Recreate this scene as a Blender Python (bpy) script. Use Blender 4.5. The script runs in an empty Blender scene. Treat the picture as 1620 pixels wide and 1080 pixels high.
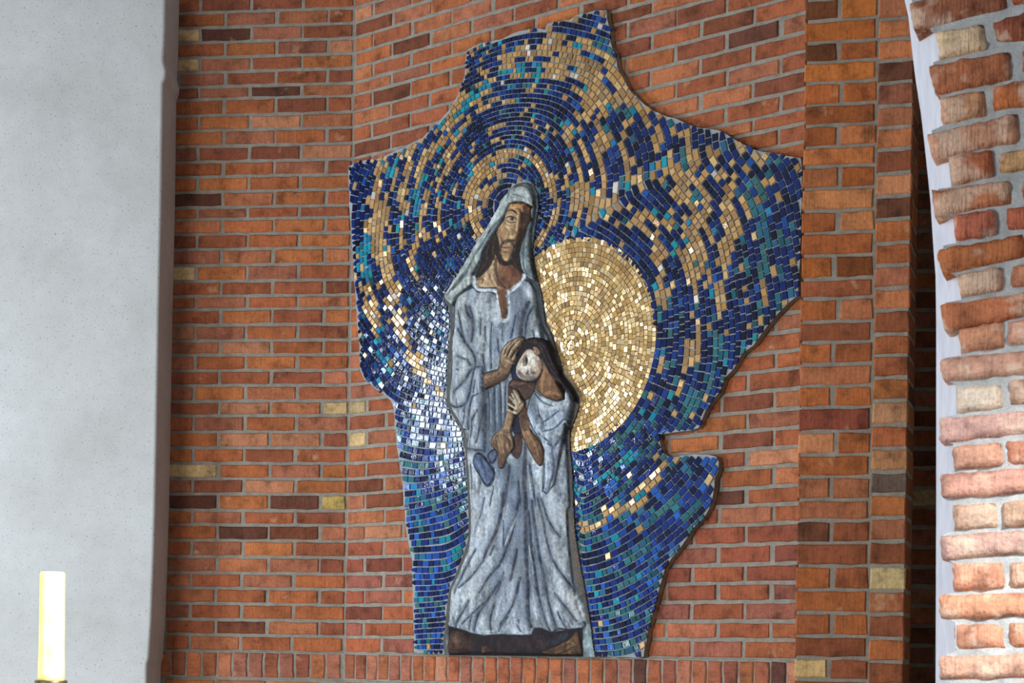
import bpy, bmesh, math, random
import numpy as np
from mathutils import Vector

rnd = random.Random(7)
nrs = np.random.RandomState(11)
S = bpy.context.scene
COL = S.collection

# ------------------------------------------------------------------ camera
F = 3000.0                      # focal length in pixels of the 1620 px frame
EYE = 1.6
HORIZON = 1039.5
ROLL = 0.0167
cd = bpy.data.cameras.new('camera')
cam = bpy.data.objects.new('camera', cd)
COL.objects.link(cam)
cam.location = (0, 0, EYE)
cam.rotation_mode = 'XYZ'
cam.rotation_euler = (math.pi / 2, 0, 0)
cam.rotation_euler = (cam.rotation_euler.to_matrix() @ __import__('mathutils').Matrix.Rotation(ROLL, 3, 'Z')).to_euler()
cd.sensor_width = 36
cd.lens = F * 36 / 1620
cd.shift_y = (HORIZON - 540) / 1620
cd.clip_end = 100
cd.dof.use_dof = True
cd.dof.focus_distance = 8.2
cd.dof.aperture_fstop = 9.0
S.camera = cam

# ------------------------------------------------------------------ world, lights, exposure
S.view_settings.view_transform = 'Standard'
S.view_settings.look = 'None'
S.view_settings.exposure = 0.0
S.view_settings.gamma = 1.0
S.view_settings.use_curve_mapping = False
W = bpy.data.worlds.new('world')
S.world = W
W.use_nodes = True
W.node_tree.nodes['Background'].inputs[0].default_value = (0.80, 0.86, 1.0, 1)
W.node_tree.nodes['Background'].inputs[1].default_value = 0.34


def area(name, loc, target, sx, sy, power, color, spread=math.pi):
    l = bpy.data.lights.new(name, 'AREA')
    l.shape = 'RECTANGLE'
    l.size, l.size_y = sx, sy
    l.energy = power
    l.color = color
    l.spread = spread
    o = bpy.data.objects.new(name, l)
    COL.objects.link(o)
    o.location = loc
    o.rotation_euler = (Vector(target) - Vector(loc)).to_track_quat('-Z', 'Y').to_euler()
    return o


# tall window of the apse, on the left, out of the frame: mirrored by the glass tiles
area('window_light_side', (-5.4, 8.25, 3.52), (0.2, 8.5, 2.9), 0.42, 0.85, 85, (0.72, 0.86, 1.0))
# added fill light left of the camera, standing in for unseen nave windows
area('fill_light_left', (-4.2, 1.6, 2.0), (0.3, 8.6, 2.3), 2.4, 3.0, 255, (0.90, 0.95, 1.0))
# a low bright doorway to the left of the camera
area('door_light', (-4.7, 6.3, 0.9), (-1.6, 9.0, 1.2), 1.0, 1.4, 130, (0.75, 0.87, 1.0))
# beams of the high windows behind the camera, one on the lower part of the arch pier, one on the candle
def beam(name, loc, target, deg, energy, blend):
    sp = bpy.data.lights.new(name, 'SPOT')
    sp.energy = energy
    sp.color = (0.97, 0.98, 1.0)
    sp.spot_size = math.radians(deg)
    sp.spot_blend = blend
    sp.shadow_soft_size = 0.3
    so = bpy.data.objects.new(name, sp)
    COL.objects.link(so)
    so.location = loc
    so.rotation_euler = (Vector(target) - Vector(loc)).to_track_quat('-Z', 'Y').to_euler()


beam('window_beam_arch', (2.7, -1.5, 5.6), (1.38, 4.95, 1.30), 17, 4800, 0.8)
beam('window_beam_candle', (3.4, 0.2, 5.2), (-1.12, 4.6, 1.62), 7, 15000, 0.5)


# ------------------------------------------------------------------ helpers
def lin(r, g, b):
    def f(c):
        c /= 255.0
        return c / 12.92 if c <= 0.04045 else ((c + 0.055) / 1.055) ** 2.4
    return (f(r), f(g), f(b))


def linA(a):
    a = np.asarray(a, float) / 255.0
    return np.where(a <= 0.04045, a / 12.92, ((a + 0.055) / 1.055) ** 2.4)


def rays(P):
    """photo pixels (N,2) -> ray directions with y = 1"""
    P = np.asarray(P, float).reshape(-1, 2)
    X = P[:, 0] - 810
    Y = HORIZON - P[:, 1]
    c, s = math.cos(ROLL), math.sin(ROLL)
    return np.stack([(X * c - Y * s) / F, np.ones(len(P)), (X * s + Y * c) / F], 1)


class Plane:
    """a vertical wall plane: local x runs along it, local y away from the viewer, local z up from the floor"""

    def __init__(self, px, py, depth, deg):
        r = rays([(px, py)])[0]
        self.o = np.array([r[0] * depth, depth, 0.0])
        self.a = math.radians(deg)
        self.t = np.array([math.cos(self.a), -math.sin(self.a), 0])
        self.n = np.array([-math.sin(self.a), -math.cos(self.a), 0])

    def hit(self, P, d=0.0):
        """pixels -> local (s, z) on the plane shifted d towards the viewer"""
        R = rays(P)
        o = self.o + self.n * d
        k = (o @ self.n) / (R @ self.n)
        Q = R * k[:, None]
        return np.stack([(Q - self.o) @ self.t, Q[:, 2] + EYE], 1)

    def pix(self, SZ, d=0.0):
        SZ = np.asarray(SZ, float).reshape(-1, 2)
        Q = self.o + self.n * d + SZ[:, :1] * self.t
        z = SZ[:, 1] - EYE
        X, Y = Q[:, 0] / Q[:, 1] * F, z / Q[:, 1] * F
        c, s = math.cos(ROLL), math.sin(ROLL)
        return np.stack([810 + X * c + Y * s, HORIZON - (-X * s + Y * c)], 1)

    def place(self, o):
        o.location = self.o
        o.rotation_euler = (0, 0, -self.a)


def mesh_obj(name, verts, faces, mat=None, parent=None, smooth=False):
    m = bpy.data.meshes.new(name)
    m.from_pydata([tuple(map(float, v)) for v in verts], [], faces)
    m.update()
    if smooth:
        m.polygons.foreach_set('use_smooth', [True] * len(m.polygons))
    o = bpy.data.objects.new(name, m)
    COL.objects.link(o)
    if mat:
        m.materials.append(mat)
    if parent:
        o.parent = parent
    return o


def box_vf(x0, x1, y0, y1, z0, z1):
    v = [(x0, y0, z0), (x1, y0, z0), (x1, y1, z0), (x0, y1, z0), (x0, y0, z1), (x1, y0, z1), (x1, y1, z1), (x0, y1, z1)]
    f = [(0, 3, 2, 1), (4, 5, 6, 7), (0, 1, 5, 4), (1, 2, 6, 5), (2, 3, 7, 6), (3, 0, 4, 7)]
    return v, f


def prism_vf(poly, y0, y1):
    """poly: (N,2) in local (x,z), counter-clockwise or not; extruded from y0 (front) to y1 (back)"""
    poly = np.asarray(poly)
    n = len(poly)
    a = 0.5 * np.sum(poly[:, 0] * np.roll(poly[:, 1], -1) - np.roll(poly[:, 0], -1) * poly[:, 1])
    if a < 0:
        poly = poly[::-1]
    v = [(p[0], y0, p[1]) for p in poly] + [(p[0], y1, p[1]) for p in poly]
    f = [tuple(range(n)), tuple(range(2 * n - 1, n - 1, -1))]
    f += [(i, i + n, (i + 1) % n + n, (i + 1) % n) for i in range(n)]
    return v, f


def prop(o, label=None, cat=None, kind=None, group=None):
    for k, v in (('label', label), ('category', cat), ('kind', kind), ('group', group)):
        if v:
            o[k] = v
    return o


def smooth_line(pts, step=3.0, closed=False):
    """Catmull-Rom through points"""
    P = np.asarray(pts, float)
    n = len(P)
    if n < 3:
        closed = False
    out = []
    rng = range(n) if closed else range(n - 1)
    for i in rng:
        p1, p2 = P[i], P[(i + 1) % n]
        p0 = P[i - 1] if (closed or i > 0) else 2 * p1 - p2
        p3 = P[(i + 2) % n] if (closed or i + 2 < n) else 2 * p2 - p1
        k = max(1, int(np.linalg.norm(p2 - p1) / step))
        for t in np.arange(k) / k:
            out.append(0.5 * (2 * p1 + (p2 - p0) * t + (2 * p0 - 5 * p1 + 4 * p2 - p3) * t * t + (3 * p1 - p0 - 3 * p2 + p3) * t ** 3))
    if not closed:
        out.append(P[-1])
    return np.array(out)


def inside(P, poly):
    P = np.asarray(P, float).reshape(-1, 2)
    x, y = P[:, 0], P[:, 1]
    r = np.zeros(len(P), bool)
    n = len(poly)
    for i in range(n):
        x0, y0 = poly[i]
        x1, y1 = poly[(i + 1) % n]
        if y0 == y1:
            continue
        c = (y0 > y) != (y1 > y)
        r ^= c & (x < (x1 - x0) * (y - y0) / (y1 - y0) + x0)
    return r


def dist_line(P, line, w=None):
    """distance to a polyline, and the width (interpolated) at the nearest point"""
    P = np.asarray(P, float)
    best = np.full(len(P), 1e9)
    ws = np.zeros(len(P))
    for i in range(len(line) - 1):
        a, b = line[i], line[i + 1]
        d = b - a
        L2 = d @ d + 1e-12
        t = np.clip(((P - a) @ d) / L2, 0, 1)
        q = np.hypot(P[:, 0] - a[0] - t * d[0], P[:, 1] - a[1] - t * d[1])
        m = q < best
        best[m] = q[m]
        if w is not None:
            ws[m] = (w[i] * (1 - t) + w[i + 1] * t)[m]
    return best, ws


def vnoise(x, y, seed):
    """smooth value noise, vectorised"""
    r = np.random.RandomState(seed).rand(64, 64)
    xi, yi = np.floor(x).astype(int), np.floor(y).astype(int)
    fx, fy = x - xi, y - yi
    fx, fy = fx * fx * (3 - 2 * fx), fy * fy * (3 - 2 * fy)
    g = lambda a, b: r[a % 64, b % 64]
    return (g(xi, yi) * (1 - fx) * (1 - fy) + g(xi + 1, yi) * fx * (1 - fy) + g(xi, yi + 1) * (1 - fx) * fy + g(xi + 1, yi + 1) * fx * fy)


# ------------------------------------------------------------------ materials
def new_mat(name):
    m = bpy.data.materials.new(name)
    m.use_nodes = True
    nt = m.node_tree
    return m, nt, nt.nodes['Principled BSDF']


def N(nt, t, **kw):
    n = nt.nodes.new(t)
    for k, v in kw.items():
        if k in n.inputs.keys():
            n.inputs[k].default_value = v
        else:
            setattr(n, k, v)
    return n


def noise(nt, vec, scale, detail=4, rough=0.6):
    n = N(nt, 'ShaderNodeTexNoise')
    n.inputs['Scale'].default_value = scale
    n.inputs['Detail'].default_value = detail
    n.inputs['Roughness'].default_value = rough
    nt.links.new(vec, n.inputs['Vector'])
    return n.outputs['Fac']


def ramp(nt, fac, stops):
    r = N(nt, 'ShaderNodeValToRGB')
    e = r.color_ramp.elements
    e[0].position, e[1].position = stops[0][0], stops[-1][0]
    e[0].color, e[1].color = (*stops[0][1], 1), (*stops[-1][1], 1)
    for p, c in stops[1:-1]:
        q = e.new(p)
        q.color = (*c, 1)
    nt.links.new(fac, r.inputs[0])
    return r.outputs[0]


def mix(nt, mode, fac, a, b):
    m = N(nt, 'ShaderNodeMix', data_type='RGBA', blend_type=mode)
    for s, v in ((m.inputs[0], fac), (m.inputs[6], a), (m.inputs[7], b)):
        if isinstance(v, (int, float)):
            s.default_value = v
        elif isinstance(v, tuple):
            s.default_value = (*v, 1)
        else:
            nt.links.new(v, s)
    return m.outputs[2]


def bump(nt, bsdf, h, strength, dist):
    b = N(nt, 'ShaderNodeBump')
    b.inputs['Strength'].default_value = strength
    b.inputs['Distance'].default_value = dist
    nt.links.new(h, b.inputs['Height'])
    nt.links.new(b.outputs[0], bsdf.inputs['Normal'])


def g3(v):
    return (v, v, v)


def brick_material(name, pale=0.62, pale_col=(205, 165, 125), rough_bump=0.5, bd=0.004):
    m, nt, bs = new_mat(name)
    oi = N(nt, 'ShaderNodeObjectInfo')
    tc = N(nt, 'ShaderNodeTexCoord')
    ad = N(nt, 'ShaderNodeVectorMath', operation='ADD')
    mu = N(nt, 'ShaderNodeMath', operation='MULTIPLY')
    mu.inputs[1].default_value = 53.0
    nt.links.new(oi.outputs['Random'], mu.inputs[0])
    nt.links.new(tc.outputs['Object'], ad.inputs[0])
    nt.links.new(mu.outputs[0], ad.inputs[1])
    v = ad.outputs[0]
    n1 = noise(nt, v, 14, 5)
    c = mix(nt, 'MULTIPLY', 1.0, oi.outputs['Color'], ramp(nt, n1, [(0.28, g3(0.45)), (0.48, g3(0.98)), (0.72, g3(1.25))]))
    # streaks of the wire cut, vertical on the face
    sc = N(nt, 'ShaderNodeMapping')
    sc.inputs['Scale'].default_value = (130, 30, 9)
    nt.links.new(v, sc.inputs[0])
    n2 = noise(nt, sc.outputs[0], 1.0, 3)
    c = mix(nt, 'MULTIPLY', 0.55, c, ramp(nt, n2, [(0.3, g3(0.75)), (0.7, g3(1.2))]))
    # lime bloom in patches
    n3 = noise(nt, v, 9, 3)
    c = mix(nt, 'MIX', ramp(nt, n3, [(pale, g3(0)), (pale + 0.10, g3(0.55))]), c, lin(*pale_col))
    n4 = noise(nt, v, 90, 4)
    c = mix(nt, 'MULTIPLY', 0.6, c, ramp(nt, n4, [(0.32, g3(0.6)), (0.5, g3(1.0)), (0.7, g3(1.15))]))
    nt.links.new(c, bs.inputs['Base Color'])
    bs.inputs['Roughness'].default_value = 0.86
    bs.inputs['Specular IOR Level'].default_value = 0.25
    hn = N(nt, 'ShaderNodeMath', operation='ADD')
    nt.links.new(noise(nt, v, 60, 5), hn.inputs[0])
    nt.links.new(n2, hn.inputs[1])
    bump(nt, bs, hn.outputs[0], rough_bump, bd)
    return m


M_BRICK = brick_material('fired brick', 0.66)
M_ARCHBRICK = brick_material('weathered arch brick', 0.50, (226, 198, 172), 0.9, 0.008)


def mortar_material(name, c0, c1):
    m, nt, bs = new_mat(name)
    tc = N(nt, 'ShaderNodeTexCoord').outputs['Object']
    n1 = noise(nt, tc, 22, 6)
    c = ramp(nt, n1, [(0.3, lin(*c0)), (0.7, lin(*c1))])
    c = mix(nt, 'MULTIPLY', 0.5, c, ramp(nt, noise(nt, tc, 240, 3), [(0.35, g3(0.7)), (0.65, g3(1.15))]))
    nt.links.new(c, bs.inputs['Base Color'])
    bs.inputs['Roughness'].default_value = 0.95
    bump(nt, bs, noise(nt, tc, 120, 5), 0.8, 0.004)
    return m


M_MORTAR = mortar_material('grey pointing mortar', (134, 125, 111), (164, 154, 138))
M_ARCHMORTAR = mortar_material('pale pointing mortar', (150, 152, 150), (190, 192, 188))
M_BED = mortar_material('mosaic setting mortar', (112, 100, 84), (150, 138, 118))
M_GROUT = mortar_material('pale grout', (144, 146, 146), (172, 174, 174))

m, nt, bs = new_mat('speckled wall plaster')
tc = N(nt, 'ShaderNodeTexCoord').outputs['Object']
c = ramp(nt, noise(nt, tc, 1.6, 5), [(0.3, lin(178, 175, 168)), (0.7, lin(198, 197, 192))])
n_sp = noise(nt, tc, 95, 2, 0.5)
c = mix(nt, 'MULTIPLY', 0.8, c, ramp(nt, n_sp, [(0.27, g3(0.45)), (0.39, g3(1.0)), (0.8, g3(1.03))]))
c = mix(nt, 'MULTIPLY', 0.4, c, ramp(nt, noise(nt, tc, 16, 6), [(0.3, g3(0.86)), (0.7, g3(1.06))]))
nt.links.new(c, bs.inputs['Base Color'])
bs.inputs['Roughness'].default_value = 0.92
bump(nt, bs, noise(nt, tc, 130, 5), 0.35, 0.003)
M_PLASTER = m

m, nt, bs = new_mat('white brushed plaster')
tc = N(nt, 'ShaderNodeTexCoord').outputs['Object']
mp = N(nt, 'ShaderNodeMapping')
mp.inputs['Scale'].default_value = (60, 60, 9)
nt.links.new(tc, mp.inputs[0])
n1 = noise(nt, mp.outputs[0], 1.0, 4)
nt.links.new(ramp(nt, n1, [(0.3, lin(196, 196, 204)), (0.7, lin(216, 216, 222))]), bs.inputs['Base Color'])
bs.inputs['Roughness'].default_value = 0.85
bump(nt, bs, n1, 0.35, 0.004)
M_WHITE = m

m, nt, bs = new_mat('dark gap render')
tc = N(nt, 'ShaderNodeTexCoord').outputs['Object']
nt.links.new(ramp(nt, noise(nt, tc, 20, 4), [(0.3, lin(150, 140, 128)), (0.7, lin(172, 162, 150))]), bs.inputs['Base Color'])
bs.inputs['Roughness'].default_value = 0.95
M_RETURN = m

m, nt, bs = new_mat('stone floor')
tc = N(nt, 'ShaderNodeTexCoord').outputs['Object']
nt.links.new(ramp(nt, noise(nt, tc, 5, 6), [(0.3, lin(120, 112, 104)), (0.7, lin(150, 142, 132))]), bs.inputs['Base Color'])
bs.inputs['Roughness'].default_value = 0.6
M_FLOOR = m


def attr_mat(name, rough, metallic_attr=False, spec=0.5, coat=0.0):
    m, nt, bs = new_mat(name)
    a = N(nt, 'ShaderNodeVertexColor', layer_name='col')
    tc = N(nt, 'ShaderNodeTexCoord').outputs['Object']
    c = mix(nt, 'MULTIPLY', 0.55, a.outputs[0], ramp(nt, noise(nt, tc, 160, 3), [(0.3, g3(0.7)), (0.7, g3(1.2))]))
    nt.links.new(c, bs.inputs['Base Color'])
    if metallic_attr:
        nt.links.new(a.outputs[1], bs.inputs['Metallic'])
    bs.inputs['Roughness'].default_value = rough
    if metallic_attr:
        ma = N(nt, 'ShaderNodeMath', operation='MULTIPLY_ADD')
        ma.inputs[1].default_value, ma.inputs[2].default_value = 0.6, rough
        nt.links.new(a.outputs[1], ma.inputs[0])
        nt.links.new(ma.outputs[0], bs.inputs['Roughness'])
    bs.inputs['Specular IOR Level'].default_value = spec
    bump(nt, bs, noise(nt, tc, 190, 1), 0.22, 0.0019)
    return m


M_TILE = attr_mat('glass and gold smalti', 0.05, True, 0.55)

m, nt, bs = new_mat('painted relief plaster')
a = N(nt, 'ShaderNodeVertexColor', layer_name='col')
tc = N(nt, 'ShaderNodeTexCoord').outputs['Object']
c = mix(nt, 'MULTIPLY', 0.7, a.outputs[0], ramp(nt, noise(nt, tc, 110, 5, 0.7), [(0.3, g3(0.66)), (0.5, g3(1)), (0.72, g3(1.25))]))
nt.links.new(c, bs.inputs['Base Color'])
bs.inputs['Roughness'].default_value = 0.7
bs.inputs['Specular IOR Level'].default_value = 0.3
bump(nt, bs, noise(nt, tc, 130, 4), 0.5, 0.004)
M_RELIEF = m

m, nt, bs = new_mat('yellow candle wax')
tc = N(nt, 'ShaderNodeTexCoord').outputs['Object']
nt.links.new(ramp(nt, noise(nt, tc, 18, 3), [(0.3, (0.92, 0.70, 0.13)), (0.7, (0.95, 0.80, 0.26))]), bs.inputs['Base Color'])
bs.inputs['Roughness'].default_value = 0.35
bs.inputs['Subsurface Weight'].default_value = 0.35
bs.inputs['Subsurface Radius'].default_value = (0.02, 0.012, 0.004)
M_WAX = m
m, nt, bs = new_mat('wick')
bs.inputs['Base Color'].default_value = (0.02, 0.018, 0.015, 1)
M_WICK = m
m, nt, bs = new_mat('dark bronze')
tc = N(nt, 'ShaderNodeTexCoord').outputs['Object']
nt.links.new(ramp(nt, noise(nt, tc, 30, 3), [(0.3, (0.05, 0.035, 0.025)), (0.7, (0.10, 0.075, 0.05))]), bs.inputs['Base Color'])
bs.inputs['Metallic'].default_value = 0.8
bs.inputs['Roughness'].default_value = 0.45
M_BRONZE = m

# ------------------------------------------------------------------ the brick kit
CRS = 0.0765


def brick_mesh(L, h, seed, depth=0.045, n=4):
    r = random.Random(seed)
    per = [(-L / 2 + L * i / n, -h / 2) for i in range(n + 1)] + [(L / 2 - L * i / n, h / 2) for i in range(n + 1)]
    k = len(per)
    j = 0.0026
    outer = [(x + r.uniform(-j, j), z + r.uniform(-j, j)) for x, z in per]
    v = []
    for x, z in outer:
        e = 0.0028 + r.uniform(0, 0.0022)
        v.append((x - math.copysign(min(e, abs(x)), x) * (abs(x) > L / 2 - 0.004), r.uniform(-0.0008, 0.0008), z - math.copysign(e, z)))
    v += [(x, 0.0035 + r.uniform(0, 0.0015), z) for x, z in outer]
    v += [(x, depth, z) for x, z in per]
    f = [tuple(range(k))]
    for i in range(k):
        q = (i + 1) % k
        f.append((i, i + k, q + k, q))
        f.append((i + k, i + 2 * k, q + 2 * k, q + k))
    m = bpy.data.meshes.new('brick')
    m.from_pydata(v, [], f)
    m.materials.append(M_BRICK)
    return m


BL, BH, BHALF = 0.2495, 0.0605, 0.1165
STRETCH = [brick_mesh(BL, BH, 100 + i) for i in range(9)]
HALVES = [brick_mesh(BHALF, BH, 200 + i, n=3) for i in range(6)]

PAL = [(172, 98, 58), (164, 92, 58), (156, 88, 58), (146, 82, 57), (182, 110, 72), (170, 104, 74), (124, 70, 46), (104, 62, 46), (176, 104, 60), (162, 98, 72)]
PALW = [5, 5, 4, 3, 3, 3, 1.3, 0.8, 3, 3]
CREAM = (205, 170, 118)


def pick(shift=(0, 0, 0)):
    u = rnd.random()
    if u < 0.006:
        c = CREAM
    elif u < 0.06:
        c = (186, 122, 86)
    else:
        c = rnd.choices(PAL, PALW)[0]
    k = rnd.uniform(0.93, 1.07)
    return tuple(min(255, max(0, x * k + s)) for x, s in zip(c, shift))


def put_brick(parent, x, z, L, h, col, y=0.0, tilt=0.0):
    src = STRETCH if L > 0.17 else HALVES
    base = BL if L > 0.17 else BHALF
    o = bpy.data.objects.new('brick', rnd.choice(src))
    COL.objects.link(o)
    o.parent = parent
    o.location = (x, y + rnd.uniform(-0.003, 0.002), z)
    o.scale = (L / base, 1, h / BH)
    o.rotation_euler = (rnd.gauss(0, 0.006), rnd.gauss(0, 0.004) + tilt, rnd.gauss(0, 0.006))
    o.color = (*lin(*col), 1)
    return o


# ------------------------------------------------------------------ the setting
WB = Plane(552.5, 540, 9.4, 8)          # narrow brick bay on the left, its right end is the corner
WR = Plane(552.5, 540, 9.4, 42)         # brick bay that carries the mosaic, its left end is the corner
# bed joints measured up the corner
JY = [1033, 1007, 982.5, 957, 932.4, 908, 882, 856, 831, 808, 782, 757.7, 733, 708.3, 683, 657, 633.7, 608.7, 585, 560, 537, 512, 487, 466, 442, 416.6,
      391, 367, 343, 324, 299, 275, 251, 226, 201, 177, 151, 131, 107.5, 84, 60, 36, 12, -12, -36, -60]
JX = [543 + (1033 - y) / 1033 * 18.5 for y in JY]
JZ = WB.hit(np.stack([JX, JY], 1))[:, 1]
GAP = 0.0165
SOLDIER_Z = JZ[0] - 0.124
BOTTOM = SOLDIER_Z - GAP

floor = mesh_obj('floor', *box_vf(-7, 6, -4, 12, -0.1, 0), M_FLOOR)
prop(floor, 'grey stone floor of the chapel', None, 'structure')

# narrow brick bay
z_top = JZ[-1]
xl = WB.hit([(268, 540)])[0, 0]
wall_back = mesh_obj('wall_back', *box_vf(xl - 0.02, 0.01, 0.0065, 0.25, 0, z_top), M_MORTAR)
WB.place(wall_back)
prop(wall_back, 'narrow bay of orange brick beside the grey plaster wall', None, 'structure')
mod = -xl / 3.5
full, half = mod - GAP, mod / 2 - GAP
for k in range(len(JZ) - 1):
    zc, h = (JZ[k] + JZ[k + 1]) / 2, JZ[k + 1] - JZ[k] - GAP
    off = 0.028 if k == 37 else 0.0
    y = 0.0015 if k == 37 else 0.0
    if k % 2 == 0:
        xs = [(-mod * (i + 1) + GAP / 2, full) for i in range(3)] + [(-mod * 3.5 + GAP / 2, half)]
    else:
        xs = [(-mod / 2 + GAP / 2, half)] + [(-mod * (i + 1.5) + GAP / 2, full) for i in range(3)]
    for i, (x0, L) in enumerate(xs):
        L2 = L
        if i == 3:
            x0 += off
            L2 -= off
        dark = (-8, -4, -2) if k > 30 else (0, 0, 0)  # upper courses get darker colours to deepen the shade there
        col = pick(dark)
        if (k, i) in ((15, 0), (9, 0), (24, 3), (38, 3), (40, 3)):
            col = CREAM if k != 9 else (190, 160, 90)
        put_brick(wall_back, x0 + L2 / 2 + rnd.uniform(-0.003, 0.003), zc, L2, h, col, y)

# mosaic outline, photo pixels of its front face
OUT = [(551, 263), (565, 256), (596, 251), (615, 245), (641, 232), (655, 225), (668, 218), (684, 203), (696, 190), (711, 173), (723, 154), (730, 135),
       (735, 120), (736, 96), (740, 79), (757, 69), (793, 63), (812, 53), (846, 45), (862, 47), (866, 37), (882, 34), (901, 31), (911, 24), (928, 22),
       (943, 17), (959, 17), (960, 31), (965, 48), (966, 67), (972, 84), (977, 106), (987, 125), (993, 140), (1003, 150), (1018, 166), (1035, 176),
       (1054, 185), (1068, 188), (1093, 200), (1119, 205), (1136, 206), (1153, 215), (1162, 221), (1179, 229), (1194, 238), (1220, 243), (1267, 250),
       (1268, 300), (1267, 360), (1265, 408), (1262, 466), (1242, 484), (1222, 506), (1206, 526), (1191, 545), (1174, 559), (1160, 583), (1145, 598),
       (1138, 620), (1129, 629), (1117, 648), (1105, 675), (1092, 680), (1068, 683), (1040, 687), (1044, 704), (1047, 717), (1059, 724), (1078, 721),
       (1107, 719), (1133, 722), (1137, 731), (1135, 744), (1130, 757), (1128, 780), (1126, 792), (1117, 813), (1093, 840), (1077, 863), (1062, 883),
       (1052, 900), (1043, 927), (1037, 953), (1030, 977), (1023, 1003), (1018, 1039), (937, 1038), (700, 1034), (655, 1031), (655, 1003), (653, 937),
       (652, 887), (643, 843), (640, 807), (637, 770), (632, 727), (629, 709), (625, 673), (623, 646), (619, 634), (607, 624), (595, 615), (585, 606),
       (576, 600), (570, 586), (569, 552), (565, 504), (560, 433), (557, 384), (553, 324)]
OUTA = np.array(OUT, float)

# brick bay with the mosaic
xr = WR.hit([(1290, 540)])[0, 0] + 0.25
wall_right = mesh_obj('wall_right', *box_vf(-0.01, xr, 0.006, 0.25, 0, z_top), M_MORTAR)
WR.place(wall_right)
prop(wall_right, 'wide bay of orange brick behind the mosaic', None, 'structure')
MODR = 0.2665
for k in range(len(JZ) - 1):
    zc, h = (JZ[k] + JZ[k + 1]) / 2, JZ[k + 1] - JZ[k] - GAP
    x = GAP / 2
    first = True
    while x < xr - 0.1:
        L = (MODR / 2 if (first and k % 2) else MODR) - GAP
        first = False
        corners = np.array([(x, zc - h / 2), (x + L, zc - h / 2), (x + L, zc + h / 2), (x, zc + h / 2), (x + L / 2, zc)])
        p = WR.pix(corners)
        hid = inside(p + [8, 0], OUTA) & inside(p - [6, 0], OUTA)
        xx = x
        x += L + GAP
        if hid.all() or p[:, 1].max() < -25 or p[:, 0].min() > 1300:
            continue
        low = zc - EYE < 0.6
        col = pick((-6, -7, 1) if low else (0, 0, 0))
        if k == 15 and xx < 0.1:
            col = (176, 150, 108)
        put_brick(wall_right, xx + L / 2 + rnd.uniform(-0.004, 0.004), zc, L + rnd.uniform(-0.006, 0.004), h, col, 0.0015 if k == 37 else 0.0)


# soldier course under both bays, and the courses below it
def ledge(name, plane, x0, x1, label, pitch, start):
    t = mesh_obj(name, *box_vf(x0, x1, -0.006, 0.2, SOLDIER_Z - 0.008, SOLDIER_Z + 0.124), M_MORTAR)
    plane.place(t)
    prop(t, label, None, 'structure')
    x = start
    while x + pitch < x1 + 0.02:
        o = put_brick(t, x + pitch / 2, SOLDIER_Z + 0.062 - 0.004, 0.118, pitch - 0.012, pick((0, 2, 6)), -0.013)
        o.rotation_euler = (0, math.pi / 2 + rnd.gauss(0, 0.008), 0)
        o.location.y = -0.013 + rnd.uniform(-0.002, 0.002)
        x += pitch
    return t


ledge('trim_1', WB, xl - 0.035, 0.006, 'row of upright bricks under the narrow bay', 0.0795, xl - 0.04)
ledge('trim_2', WR, 0.006, xr - 0.2, 'row of upright bricks under the mosaic', 0.079, 0.012)
for wobj, x0, x1 in ((wall_back, xl, 0.0), (wall_right, 0.0, 2.6)):
    for c in range(3):
        zc = SOLDIER_Z - 0.012 - CRS * (c + 0.5)
        x = x0 + GAP / 2
        while x + 0.25 <= x1 + 0.02:
            put_brick(wobj, x + BL / 2, zc, BL, BH, pick((-4, 0, 4)))
            x += MODR

# stepped brick pier right of the mosaic
PJ = [-33, 0, 33.7, 68.7, 99.8, 132, 167, 199.6, 233, 264.5, 299.4, 334.5, 369.4, 405.7, 442, 473, 509.5, 542, 576.3, 611, 645, 682.6, 719, 754, 790, 823, 858,
      894.6, 932, 968.5, 1005, 1040, 1073.5, 1108, 1143]
P1 = Plane(1266, 540, 6.62, 14)
PZ = P1.hit([(1275 - y / 1080 * 17, y) for y in PJ])[:, 1]
w1 = P1.hit([(1381, 540)])[0, 0]
wall_pier = mesh_obj('wall_pier', *box_vf(0.007, w1 + 0.05, 0.0065, 0.7, 0, PZ[0]), M_MORTAR)
P1.place(wall_pier)
prop(wall_pier, 'orange brick pier at the right end of the mosaic bay', None, 'structure')
SPECIAL1 = {25: (205, 150, 95), 20: (140, 72, 52)}
for k in range(len(PJ) - 1):
    z1, z0 = PZ[k], PZ[k + 1]
    zc, h = (z0 + z1) / 2, z1 - z0 - 0.0125
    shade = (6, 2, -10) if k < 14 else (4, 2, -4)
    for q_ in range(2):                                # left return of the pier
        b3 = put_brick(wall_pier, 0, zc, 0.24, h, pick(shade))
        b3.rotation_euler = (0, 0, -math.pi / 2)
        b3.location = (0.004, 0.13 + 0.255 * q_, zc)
    if k % 2 == 0:
        L = w1 - 0.008
        put_brick(wall_pier, L / 2, zc, L, h, SPECIAL1.get(k, pick(shade)))
    else:
        cut = w1 * (0.44 + rnd.uniform(-0.03, 0.05))
        put_brick(wall_pier, cut / 2, zc, cut, h, pick(shade))
        a, b = cut + 0.017, w1 - 0.004
        put_brick(wall_pier, (a + b) / 2, zc, b - a, h, pick(shade))

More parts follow.
